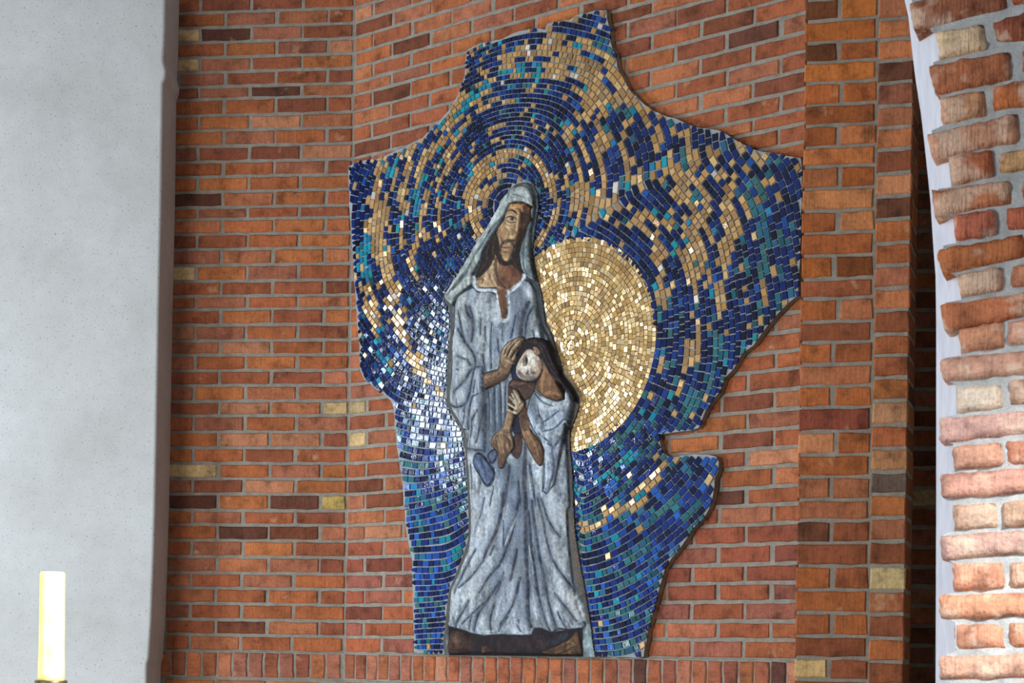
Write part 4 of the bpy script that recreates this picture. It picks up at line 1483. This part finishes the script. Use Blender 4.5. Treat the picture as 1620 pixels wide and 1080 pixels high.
# nose
stroke(Z1([(1045, 500), (1040, 620), (1015, 760), (985, 830)]), 5.5, (214, 174, 118), 0.85, 0.008)
stroke(Z1([(1075, 520), (1062, 640), (1040, 770), (1015, 850)]), 4.5, (84, 54, 38), 0.85, -0.001)
blob(Z1([(955, 815)])[0], 5.5, 3.5, (216, 184, 136), 0.8, 0.006)
stroke(Z1([(900, 840), (940, 855), (1000, 850)]), 2.0, (52, 36, 30), 0.85, -0.002)
# eyes
stroke(Z1([(845, 530), (890, 495), (960, 490), (1030, 540)]), 3.4, (66, 48, 38), 0.85, 0.002)
stroke(Z1([(860, 545), (920, 520), (1000, 545)]), 2.5, (150, 110, 72), 0.7)
blob(Z1([(945, 600)])[0], 7.5, 4.2, (176, 156, 130), 0.9, 0.002)
blob(Z1([(960, 596)])[0], 3.0, 3.0, (30, 28, 30), 1.0)
stroke(Z1([(880, 575), (930, 563), (990, 580), (1015, 610)]), 2.0, (42, 34, 32), 0.9, -0.001)
stroke(Z1([(890, 615), (940, 642), (1005, 630)]), 1.7, (96, 62, 46), 0.85, -0.001)
stroke(Z1([(870, 650), (930, 680), (1000, 660)]), 1.6, (130, 90, 60), 0.6)
blob(Z1([(1092, 590)])[0], 4.8, 8, (58, 40, 34), 0.9, -0.002)
stroke(Z1([(1070, 545), (1100, 530), (1140, 560)]), 2.2, (50, 36, 32), 0.8)
stroke(Z1([(1075, 680), (1100, 700)]), 4, (80, 52, 38), 0.6)
# hollow cheeks and the dark side of the face
stroke(Z1([(1100, 440), (1120, 560), (1095, 700), (1050, 820), (1010, 900)]), 8, (66, 44, 34), 0.6, mask=M_F)
stroke(Z1([(1060, 700), (1030, 790), (1000, 880)]), 6, (60, 42, 34), 0.6, mask=M_F)
stroke(Z1([(800, 800), (830, 880), (800, 960)]), 5, (96, 68, 48), 0.65, mask=M_F)
stroke(Z1([(870, 700), (910, 760), (900, 830)]), 4, (140, 104, 66), 0.6, mask=M_F)
stroke(Z1([(850, 560), (870, 600), (850, 660)]), 4, (126, 90, 60), 0.6, mask=M_F)
stroke(Z1([(1000, 470), (1050, 480), (1060, 520)]), 3, (96, 64, 44), 0.6, mask=M_F)
stroke(Z1([(900, 410), (900, 460), (870, 520)]), 4, (110, 76, 50), 0.6, mask=M_F)
stroke(Z1([(950, 400), (1060, 400), (1140, 440)]), 3, (90, 58, 40), 0.6, mask=M_F)
stroke(Z1([(1010, 620), (1000, 700), (970, 770)]), 3, (150, 108, 68), 0.5, mask=M_F)
# moustache, mouth, beard
blob(Z1([(865, 985)])[0], 9, 10, (104, 76, 52), 0.62, mask=M_F)
stroke(Z1([(905, 870), (880, 890), (850, 900)]), 4, (70, 52, 42), 0.6, mask=M_F)
stroke(Z1([(805, 930), (840, 885), (890, 862), (950, 880), (965, 930)]), 3.6, (56, 42, 36), 0.85, 0.002)
stroke(Z1([(825, 940), (870, 945), (925, 945)]), 1.8, (92, 50, 44), 0.9, -0.001)
stroke(Z1([(840, 965), (870, 972), (905, 965)]), 2.8, (186, 132, 100), 0.85, 0.002)
stroke(Z1([(745, 770), (765, 900), (780, 1010), (805, 1090), (850, 1130), (900, 1120), (945, 1040), (985, 930), (1010, 870)]), 6.0, (50, 38, 34), 0.92, 0.001)
stroke(Z1([(800, 960), (805, 1040), (830, 1090)]), 4.0, (66, 50, 40), 0.7)
blob(Z1([(865, 1040)])[0], 4, 5.5, (164, 122, 70), 0.75)
stroke(Z1([(850, 1000), (890, 1000)]), 2.2, (60, 44, 38), 0.7)
stroke(Z2([(745, 60), (790, 128), (860, 142), (920, 100)]), 3.0, (38, 32, 32), 0.85)
for pts in (Z1([(690, 760), (640, 900), (610, 1060)]), Z1([(720, 780), (700, 940), (690, 1070)]), Z2([(640, 20), (600, 130), (520, 240)]), Z1([(1080, 800), (1030, 960)]), Z2([(940, 60), (980, 160), (1020, 240)])):
    stroke(pts, 1.5, (92, 72, 58), 0.6, 0.002, mask=[HAIR])
# pale neckline
TR = Z2([(448, 290), (442, 340), (462, 410), (520, 448), (640, 450), (705, 462), (730, 500), (742, 620), (765, 740), (786, 812), (830, 822), (868, 800), (878, 640), (868, 490), (930, 440), (1035, 345), (1056, 265)])
stroke(TR, 4.6, (192, 198, 200), 0.95, 0.004, taper=False)

# forearm and hand of the man laid on the child's head
HAND = Z3([(525, 490), (600, 462), (690, 440), (700, 400), (722, 250), (760, 190), (800, 150), (870, 110), (935, 85), (975, 105), (965, 150), (930, 215), (962, 205), (975, 225), (930, 290), (895, 335), (850, 390), (832, 450), (782, 530), (700, 580), (540, 650)])
fill(HAND, (146, 116, 86), ARM, 0.040, 0.016, 5, smooth=False, col2=(112, 80, 56), axis=(Z3([(760, 250)])[0], Z3([(620, 640)])[0]), outline=(2.0, (46, 40, 42), 0.8))
for pts, w in ((Z3([(805, 300), (850, 200), (935, 105)]), 2.0), (Z3([(845, 310), (900, 225), (960, 160)]), 2.6), (Z3([(775, 285), (800, 205), (870, 135)]), 1.8), (Z3([(860, 370), (900, 300), (965, 222)]), 1.6)):
    stroke(pts, w, (52, 42, 42), 0.9, -0.007)
for pts in (Z3([(785, 300), (825, 205), (900, 118)]), Z3([(825, 310), (875, 215), (950, 120)]), Z3([(755, 270), (775, 215), (830, 150)]), Z3([(860, 335), (910, 265), (960, 212)])):
    stroke(pts, 2.4, (196, 164, 120), 0.75, 0.003)
for c in ((785, 205), (835, 190), (890, 150), (760, 280), (820, 350)):
    blob(Z3([c])[0], 2.2, 2.2, (200, 166, 122), 0.7, 0.003)
stroke(Z3([(760, 290), (800, 350), (860, 375)]), 3, (190, 158, 116), 0.7, 0.003)
stroke(Z3([(715, 330), (745, 400), (800, 440)]), 2, (80, 60, 50), 0.7, -0.002)
stroke(Z3([(700, 400), (705, 460), (720, 500)]), 2, (70, 54, 46), 0.7, -0.002)
stroke(Z3([(560, 530), (660, 500), (720, 440)]), 4, (176, 144, 104), 0.6, 0.002)
stroke(Z3([(545, 620), (680, 560), (780, 500)]), 4, (92, 66, 50), 0.7)
stroke(Z3([(560, 470), (680, 445)]), 2, (70, 60, 56), 0.6)

# child: long dark hair
fill(Z3([(830, 450), (850, 400), (885, 350), (900, 280), (940, 190), (970, 130), (1060, 100), (1180, 130), (1240, 225), (1290, 380), (1340, 490), (1430, 620), (1492, 720), (1490, 790), (1440, 700), (1390, 640), (1330, 580), (1240, 560), (1100, 600), (1000, 590), (940, 570), (845, 540)]),
     (48, 40, 42), CHAIR, 0.036, 0.018, 7, outline=(1.6, (34, 34, 40), 0.8))
for pts in (Z3([(1010, 140), (1120, 160), (1190, 260), (1260, 420), (1360, 570)]), Z3([(1060, 120), (1180, 180), (1250, 330), (1330, 500)]), Z3([(1180, 330), (1250, 470), (1340, 600)])):
    stroke(pts, 1.6, (84, 74, 74), 0.6, 0.002, mask=[CHAIR])
fill(Z3([(835, 450), (870, 385), (890, 450), (930, 540), (1000, 562), (940, 565), (845, 535)]), (40, 46, 68), CHAIR, 0.034, 0.004, 3)
# shirt
CR = (Z3([(1050, 650), (1130, 705), (1200, 742), (1310, 775), (1395, 752), (1388, 640), (1440, 700), (1462, 800), (1430, 950), (1400, 1080)])
      + Z4([(1395, 200), (1370, 330), (1345, 480), (1320, 620), (1282, 850), (1200, 950), (1160, 920), (1168, 700), (1175, 480), (1120, 360), (1060, 270), (1000, 120)]) + Z3([(990, 900), (1020, 760)]))
fill(CR, (170, 180, 190), CROBE, 0.034, 0.016, 6, smooth=False, col2=(150, 160, 172), axis=(Z3([(1250, 700)])[0], Z4([(1250, 800)])[0]), outline=(1.8, DK, 0.75))
stroke(Z3([(1055, 690), (1080, 850), (1120, 1000)]), 12, (96, 108, 122), 0.85, -0.003, mask=[CROBE])
stroke(Z3([(1160, 730), (1290, 800), (1400, 770), (1410, 700)]), 5, (196, 204, 210), 0.8, 0.003, mask=[CROBE])
for pts, w in ((Z3([(1075, 690), (1180, 790), (1290, 830)]), 2.0), (Z3([(1350, 880), (1260, 950), (1170, 1010)]), 2.4), (Z3([(1452, 800), (1405, 980)]), 2.2), (Z4([(1130, 110), (1175, 190), (1165, 280)]), 2.4), (Z4([(1180, 290), (1300, 255), (1400, 150)]), 2.0),
               (Z4([(1120, 310), (1240, 400), (1285, 465)]), 2.8), (Z4([(1385, 290), (1330, 400), (1280, 470)]), 2.8), (Z4([(1275, 480), (1285, 700), (1230, 900)]), 2.4), (Z3([(1120, 820), (1150, 960)]), 2.0), (Z4([(1180, 620), (1190, 800), (1170, 900)]), 1.6),
               (Z4([(1230, 420), (1270, 440)]), 4)):
    stroke(pts, w, (66, 76, 92), 0.8, -0.004, mask=[CROBE])
for pts, w in ((Z4([(1150, 330), (1200, 450), (1215, 700), (1200, 880)]), 4), (Z3([(1180, 870), (1280, 850), (1380, 830)]), 5), (Z4([(1200, 200), (1300, 160)]), 4)):
    stroke(pts, w, (200, 206, 210), 0.7, 0.002, mask=[CROBE])
# bare shoulder and neck
fill(Z3([(1160, 320), (1240, 470), (1320, 600), (1375, 690), (1380, 752), (1310, 772), (1200, 740), (1130, 685), (1075, 640), (1100, 580), (1140, 520), (1170, 450)]), (128, 100, 74), CFACE, 0.038, 0.012, 6, smooth=False, col2=(102, 76, 58),
     axis=(Z3([(1200, 450)])[0], Z3([(1330, 740)])[0]), outline=(1.4, (52, 42, 40), 0.75))
stroke(Z3([(1180, 440), (1170, 600), (1160, 690)]), 4, (150, 120, 86), 0.7)
stroke(Z3([(1200, 700), (1290, 690), (1350, 710)]), 5, (158, 122, 92), 0.6)
stroke(Z3([(1110, 590), (1130, 660)]), 5, (84, 60, 48), 0.7)
# face turned sideways
fill(Z3([(1030, 222), (990, 250), (950, 300), (910, 365), (885, 445), (895, 500), (930, 540), (1000, 562), (1080, 550), (1130, 522), (1165, 440), (1162, 350), (1130, 285), (1085, 240)]), (190, 182, 166), CFACE, 0.046, 0.016, 6, outline=(1.8, (44, 40, 44), 0.85))
fill(Z3([(1080, 200), (1110, 200), (1148, 240), (1152, 280), (1125, 295), (1095, 260)]), (164, 134, 106), CFACE, 0.050, 0.006, 2.5, outline=(1.2, (60, 46, 42), 0.8))
stroke(Z3([(1095, 225), (1125, 240), (1130, 280)]), 1.4, (92, 68, 56), 0.8, -0.002)
blob(Z3([(1018, 345)])[0], 3.2, 6.0, (44, 44, 52), 0.95, -0.002)
blob(Z3([(1000, 350)])[0], 2.5, 6.5, (108, 92, 84), 0.6)
stroke(Z3([(955, 385), (962, 335), (1010, 290), (1030, 300)]), 2.4, (146, 110, 74), 0.8, 0.002)
stroke(Z3([(985, 400), (1010, 405), (1035, 385)]), 1.2, (110, 88, 76), 0.7)
stroke(Z3([(940, 470), (980, 520), (1040, 540), (1100, 530)]), 8.5, (100, 86, 80), 0.8)
stroke(Z3([(920, 500), (950, 480), (970, 490)]), 3, (84, 70, 68), 0.7)
blob(Z3([(1045, 465)])[0], 2.5, 3.5, (60, 52, 54), 0.85)
stroke(Z3([(1050, 400), (1065, 440), (1060, 470)]), 3.0, (210, 204, 188), 0.7, 0.004)
blob(Z3([(1100, 480)])[0], 3.0, 3.0, (62, 46, 46), 0.8)
stroke(Z3([(1085, 465), (1110, 470), (1118, 490)]), 1.8, (132, 94, 80), 0.7)
blob(Z3([(1100, 380)])[0], 6, 8, (204, 196, 178), 0.6, 0.002)
stroke(Z3([(900, 440), (930, 370), (980, 290)]), 3, (206, 196, 176), 0.6)

stroke(Z3([(905, 400), (890, 460), (920, 530), (990, 555)]), 7, (150, 136, 120), 0.7, mask=[CFACE])
stroke(Z3([(1150, 350), (1150, 440), (1110, 520)]), 6, (146, 124, 104), 0.7, mask=[CFACE])
stroke(Z3([(970, 280), (1030, 240), (1090, 260)]), 4, (166, 150, 130), 0.6, mask=[CFACE])
stroke(Z3([(1010, 310), (1030, 345), (1020, 395)]), 2.6, (40, 38, 44), 0.85, mask=[CFACE])
stroke(Z3([(990, 320), (985, 360), (1000, 400)]), 1.6, (92, 74, 64), 0.8, mask=[CFACE])
stroke(Z3([(1040, 470), (1020, 490), (1050, 500)]), 2, (64, 52, 52), 0.8, mask=[CFACE])
stroke(Z3([(1120, 330), (1135, 400), (1100, 450)]), 4, (158, 138, 116), 0.5, mask=[CFACE])

# hand under the face, raised forearm, clasping fingers
fill(Z3([(800, 590), (850, 545), (940, 560), (1000, 575), (1080, 585), (1070, 660), (1020, 740), (960, 760), (900, 660), (850, 655), (800, 665)]), (92, 66, 54), CARM, 0.036, 0.012, 5, outline=(1.5, (44, 38, 40), 0.8))
stroke(Z3([(815, 620), (870, 580), (985, 585)]), 5, (122, 88, 66), 0.7, 0.003)
stroke(Z3([(840, 650), (920, 620), (985, 600)]), 1.6, (56, 42, 40), 0.8, -0.003)
stroke(Z3([(960, 640), (1040, 660)]), 8, (74, 54, 48), 0.6)
fill(Z3([(790, 640), (850, 640), (840, 760), (820, 900), (790, 860)]), (84, 60, 50), CARM, 0.034, 0.006, 4)
fill(Z4([(870, 60), (930, 90), (935, 300), (850, 310), (840, 180)]), (46, 48, 66), CARM, 0.030, 0.004, 4)
# right arm
fill(Z4([(895, 70), (945, 100), (1000, 200), (1060, 310), (1125, 380), (1168, 480), (1172, 590), (1140, 652), (1085, 600), (1030, 500), (975, 400), (935, 280)]), (148, 110, 74), CARM, 0.040, 0.016, 6, outline=(1.8, (46, 40, 42), 0.8), col2=(112, 80, 56),
     axis=(Z4([(1060, 330)])[0], Z4([(1010, 420)])[0]))
stroke(Z4([(930, 110), (1010, 270), (1100, 420), (1140, 560)]), 3, (178, 138, 94), 0.6, 0.003)
fill(Z3([(905, 915), (985, 830), (1010, 950), (1030, 1080), (960, 1080), (930, 1000)]), (104, 74, 56), CARM, 0.040, 0.010, 5)
# left forearm with the hanging hand
fill(Z4([(805, 30), (865, 80), (850, 200), (830, 290), (862, 400), (862, 460), (830, 505), (785, 560), (755, 660), (710, 684), (690, 625), (690, 530), (622, 430), (640, 340), (735, 240), (775, 130)]), (150, 118, 86), CARM, 0.042, 0.016, 6,
     outline=(1.8, (46, 40, 42), 0.8), col2=(112, 78, 58), axis=(Z4([(760, 330)])[0], Z4([(720, 670)])[0]))
for pts, w in ((Z4([(740, 330), (780, 430), (790, 540)]), 1.5), (Z4([(690, 380), (720, 480), (740, 560)]), 1.6), (Z4([(770, 320), (820, 380), (840, 450)]), 1.6), (Z4([(650, 420), (690, 440), (700, 520)]), 2.0), (Z4([(770, 300), (820, 300)]), 1.4)):
    stroke(pts, w, (76, 56, 48), 0.75, -0.003)
for pts in (Z4([(800, 110), (790, 220), (720, 320)]), Z4([(760, 340), (770, 450), (770, 520)]), Z4([(715, 400), (730, 520)]), Z4([(810, 400), (815, 470)])):
    stroke(pts, 2.6, (186, 150, 106), 0.65, 0.003)
stroke(Z4([(700, 560), (725, 640)]), 5, (120, 78, 60), 0.6)
fill(Z4([(860, 330), (935, 320), (935, 480), (895, 575), (830, 520), (862, 450)]), (88, 60, 50), CARM, 0.034, 0.008, 4, outline=(1.5, (44, 38, 40), 0.8))
# clasping hand with its fingers
fill(Z3([(895, 690), (935, 720), (970, 765), (985, 820), (945, 890), (905, 928), (860, 915), (870, 860), (900, 820), (880, 740)]), (176, 148, 112), CHAND, 0.050, 0.010, 4, outline=(1.5, (54, 44, 42), 0.8))
for pts, w in ((Z3([(835, 735), (865, 770), (915, 835)]), 4.4), (Z3([(880, 668), (915, 725), (945, 790)]), 4.6), (Z3([(818, 808), (860, 835), (910, 862)]), 4.2), (Z3([(818, 872), (860, 893), (905, 905)]), 4.0), (Z3([(860, 700), (895, 765), (930, 815)]), 4.2)):
    stroke(pts, w + 1.8, (52, 42, 40), 0.85, 0.0, taper=False)
for pts, w in ((Z3([(860, 700), (895, 765), (930, 815)]), 3.6), (Z3([(835, 735), (865, 770), (915, 835)]), 4.0), (Z3([(880, 668), (915, 725), (945, 790)]), 4.0), (Z3([(818, 808), (860, 835), (910, 862)]), 4.0), (Z3([(818, 872), (860, 893), (905, 905)]), 3.8)):
    L_ = smooth_line(pts, 2)
    i_ = sel(L_, 4)
    d_, _ = dist_line(PX[i_], L_)
    i_ = i_[d_ < w * 0.55]
    PART[i_] = CHAND
    HGT[i_] = 0.052
    stroke(pts, w, (192, 170, 136), 0.95, 0.006, taper=False)
blob(Z3([(945, 840)])[0], 3.5, 4.5, (186, 140, 92), 0.6, 0.002)

# dark blue folded cloth hanging by the hand
fill(Z4([(580, 545), (650, 480), (682, 535), (625, 625)]), (98, 104, 122), BUNDLE, 0.038, 0.010, 4, outline=(2.6, (40, 44, 58), 0.85))
fill(Z4([(425, 560), (460, 522), (510, 535), (570, 600), (638, 700), (645, 770), (595, 862), (548, 850), (480, 740), (418, 630)]), (92, 102, 122), BUNDLE, 0.038, 0.014, 6, outline=(3.2, (40, 44, 58), 0.9))
stroke(Z4([(500, 560), (560, 700), (580, 820)]), 2, (58, 66, 86), 0.7, -0.003)
stroke(Z4([(470, 600), (540, 730)]), 4, (116, 126, 144), 0.6, 0.002)

# small tool marks and worn paint
n_hi = vnoise(PX[:, 0] * 0.9, PX[:, 1] * 0.45, 31) - 0.5
n_br = vnoise(PX[:, 0] * 0.30, PX[:, 1] * 0.05, 35) - 0.5
n_wh = vnoise(PX[:, 0] * 0.12, PX[:, 1] * 0.07, 36) - 0.5
cloth = np.isin(PART, [ROBE, CROBE, SCARF])[:, None]
ALB = ALB * (1 + 0.20 * n_hi[:, None] + 0.22 * n_br[:, None] * cloth)
ALB = ALB + cloth * (n_wh[:, None] * np.array([[16.0, 12.0, 0.0]]))
ALB = np.clip(118 + (ALB - 118) * 1.25 + 6, 4, 252)
ALB = np.where(cloth, (ALB * 0.72 + ALB.mean(1, keepdims=True) * 0.28) * np.array([[0.88, 0.885, 0.88]]), ALB)
skin = np.isin(PART, [FACE, ARM, CARM, FEET, CHAND])[:, None]
ALB = np.where(skin, (ALB * 0.74 + ALB.mean(1, keepdims=True) * 0.26) * 0.95, ALB)
HGT += 0.0016 * (vnoise(PX[:, 0] * 0.5, PX[:, 1] * 0.3, 33) - 0.5) + 0.003 * LUM1 * np.isin(PART, [ROBE, CROBE, SCARF])
# soften the heights so that the carving has rounded edges
G = HGT.reshape(HN, WN)
for _ in range(2):
    G = (np.roll(G, 1, 0) + np.roll(G, -1, 0) + np.roll(G, 1, 1) + np.roll(G, -1, 1) + 2 * G) / 6
HGT = G.ravel()

H_MID = 0.022
ax, az = WR.o, None
SZ = WR.hit(PX, D_REL + H_MID)
relief = mesh_obj('relief', *prism_vf(rel_back, -D_REL, -D_BED - 0.0004), M_RELIEF)
WR.place(relief)
prop(relief, 'painted relief of a robed bearded man holding a child, set in the blue mosaic', 'relief')
at = relief.data.color_attributes.new('col', 'FLOAT_COLOR', 'POINT')
at.data.foreach_set('color', np.tile(np.array([*lin(86, 82, 76), 1.0], np.float32), len(relief.data.vertices)))
ALBL = linA(ALB)


def relief_part(name, ids, parent, label=None):
    msk = np.isin(PART, ids).reshape(HN, WN)
    cell = PART.reshape(HN, WN)[:-1, :-1]
    full4 = (PART.reshape(HN, WN)[:-1, :-1] >= 0) & (PART.reshape(HN, WN)[1:, :-1] >= 0) & (PART.reshape(HN, WN)[:-1, 1:] >= 0) & (PART.reshape(HN, WN)[1:, 1:] >= 0)
    own = np.isin(cell, ids) & full4
    ii, jj = np.nonzero(own)
    a = ii * WN + jj
    q = np.stack([a, a + WN, a + WN + 1, a + 1], 1)
    used, inv = np.unique(q, return_inverse=True)
    inv = inv.reshape(q.shape)
    v = np.stack([SZ[used, 0], -(D_REL + HGT[used]), SZ[used, 1]], 1)
    m_ = bpy.data.meshes.new(name)
    m_.vertices.add(len(v))
    m_.vertices.foreach_set('co', v.ravel())
    m_.loops.add(len(q) * 4)
    m_.loops.foreach_set('vertex_index', inv.ravel().astype(np.int32))
    m_.polygons.add(len(q))
    m_.polygons.foreach_set('loop_start', np.arange(0, len(q) * 4, 4, dtype=np.int32))
    m_.polygons.foreach_set('loop_total', np.full(len(q), 4, np.int32))
    m_.polygons.foreach_set('use_smooth', np.ones(len(q), bool))
    m_.update(calc_edges=True)
    m_.validate()
    at_ = m_.color_attributes.new('col', 'FLOAT_COLOR', 'POINT')
    at_.data.foreach_set('color', np.concatenate([ALBL[used], np.ones((len(used), 1))], 1).astype(np.float32).ravel())
    m_.materials.append(M_RELIEF)
    o_ = bpy.data.objects.new(name, m_)
    COL.objects.link(o_)
    o_.parent = parent
    if label:
        o_['label'] = label
    return o_


relief_part('backing_slab', [SLAB], relief)
man = relief_part('robed_man', [ROBE], relief, 'standing man in a long pale grey robe')
relief_part('head_scarf', [SCARF], man, 'pale head scarf falling over the shoulders')
relief_part('face', [FACE], man, 'long bearded face and open neck')
relief_part('hair', [HAIR], man, 'dark hair beside the face')
relief_part('forearm', [ARM], man, "brown forearm and hand laid on the child's head")
relief_part('feet', [FEET], man, 'bare brown feet below the hem')
child = relief_part('child', [CROBE], relief, 'smaller figure in a pale shirt leaning on the man')
relief_part('hair', [CHAIR], child, 'long dark hair')
relief_part('face', [CFACE], child, 'pale sideways face with bare shoulder')
relief_part('arm', [CARM], child, 'brown bare arms')
relief_part('hand', [CHAND], child, 'clasping hand with light fingers')
relief_part('cloth', [BUNDLE], child, 'dark blue folded cloth by the hand')


# ------------------------------------------------------------------ candle in its stand, near the camera on the left
def lathe(name, prof, mat, parent=None, n=40):
    v, f = [], []
    for (r_, z) in prof:
        for i in range(n):
            a = 2 * math.pi * i / n
            v.append((r_ * math.cos(a), r_ * math.sin(a), z))
    k = len(prof)
    for j in range(k - 1):
        for i in range(n):
            q = (i + 1) % n
            f.append((j * n + i, j * n + q, (j + 1) * n + q, (j + 1) * n + i))
    f.append(tuple(range(n))[::-1])
    f.append(tuple(range((k - 1) * n, k * n)))
    o = mesh_obj(name, v, f, mat, parent, True)
    for p in o.data.polygons:
        if len(p.vertices) > 4:
            p.use_smooth = False
    return o


DC = 4.6
rc = rays([(82, 1000)])[0] * DC
pxm = DC / F
z_t = rays([(83, 905)])[0][2] * DC + EYE
z_b = rays([(83, 1077)])[0][2] * DC + EYE
rad = 19.6 * pxm
candle = lathe('candle', [(rad * 1.04, 0), (rad * 1.04, 0.02), (rad, 0.10), (rad * 0.985, z_t - z_b - 0.004), (rad * 0.94, z_t - z_b), (rad * 0.2, z_t - z_b - 0.003)], M_WAX)
candle.location = (rc[0], rc[1], z_b)
candle.rotation_euler = (0, -0.004, 0)
prop(candle, 'thick bright yellow candle in front of the grey plaster wall', 'candle')
wick = lathe('wick', [(0.0012, z_t - z_b - 0.004), (0.0012, z_t - z_b + 0.001)], M_WICK, candle, 8)
stand = bpy.data.objects.new('candlestick', None)
COL.objects.link(stand)
stand.location = (rc[0], rc[1], 0)
prop(stand, 'dark bronze candlestick holding the yellow candle', 'candlestick')
lathe('drip_pan', [(rad * 0.5, z_b - 0.03), (rad * 1.12, z_b - 0.022), (rad * 1.30, z_b - 0.004), (rad * 1.30, z_b + 0.002), (rad * 1.16, z_b + 0.002), (rad * 1.1, z_b - 0.0005)], M_BRONZE, stand)
lathe('stem', [(0.022, 0.05), (0.018, 0.3), (0.03, 0.5), (0.018, 0.56), (0.016, 1.2), (0.028, 1.3), (0.018, 1.36), (0.024, z_b - 0.028)], M_BRONZE, stand, 24)
lathe('base', [(0.17, 0), (0.17, 0.015), (0.12, 0.03), (0.05, 0.045), (0.024, 0.06)], M_BRONZE, stand)
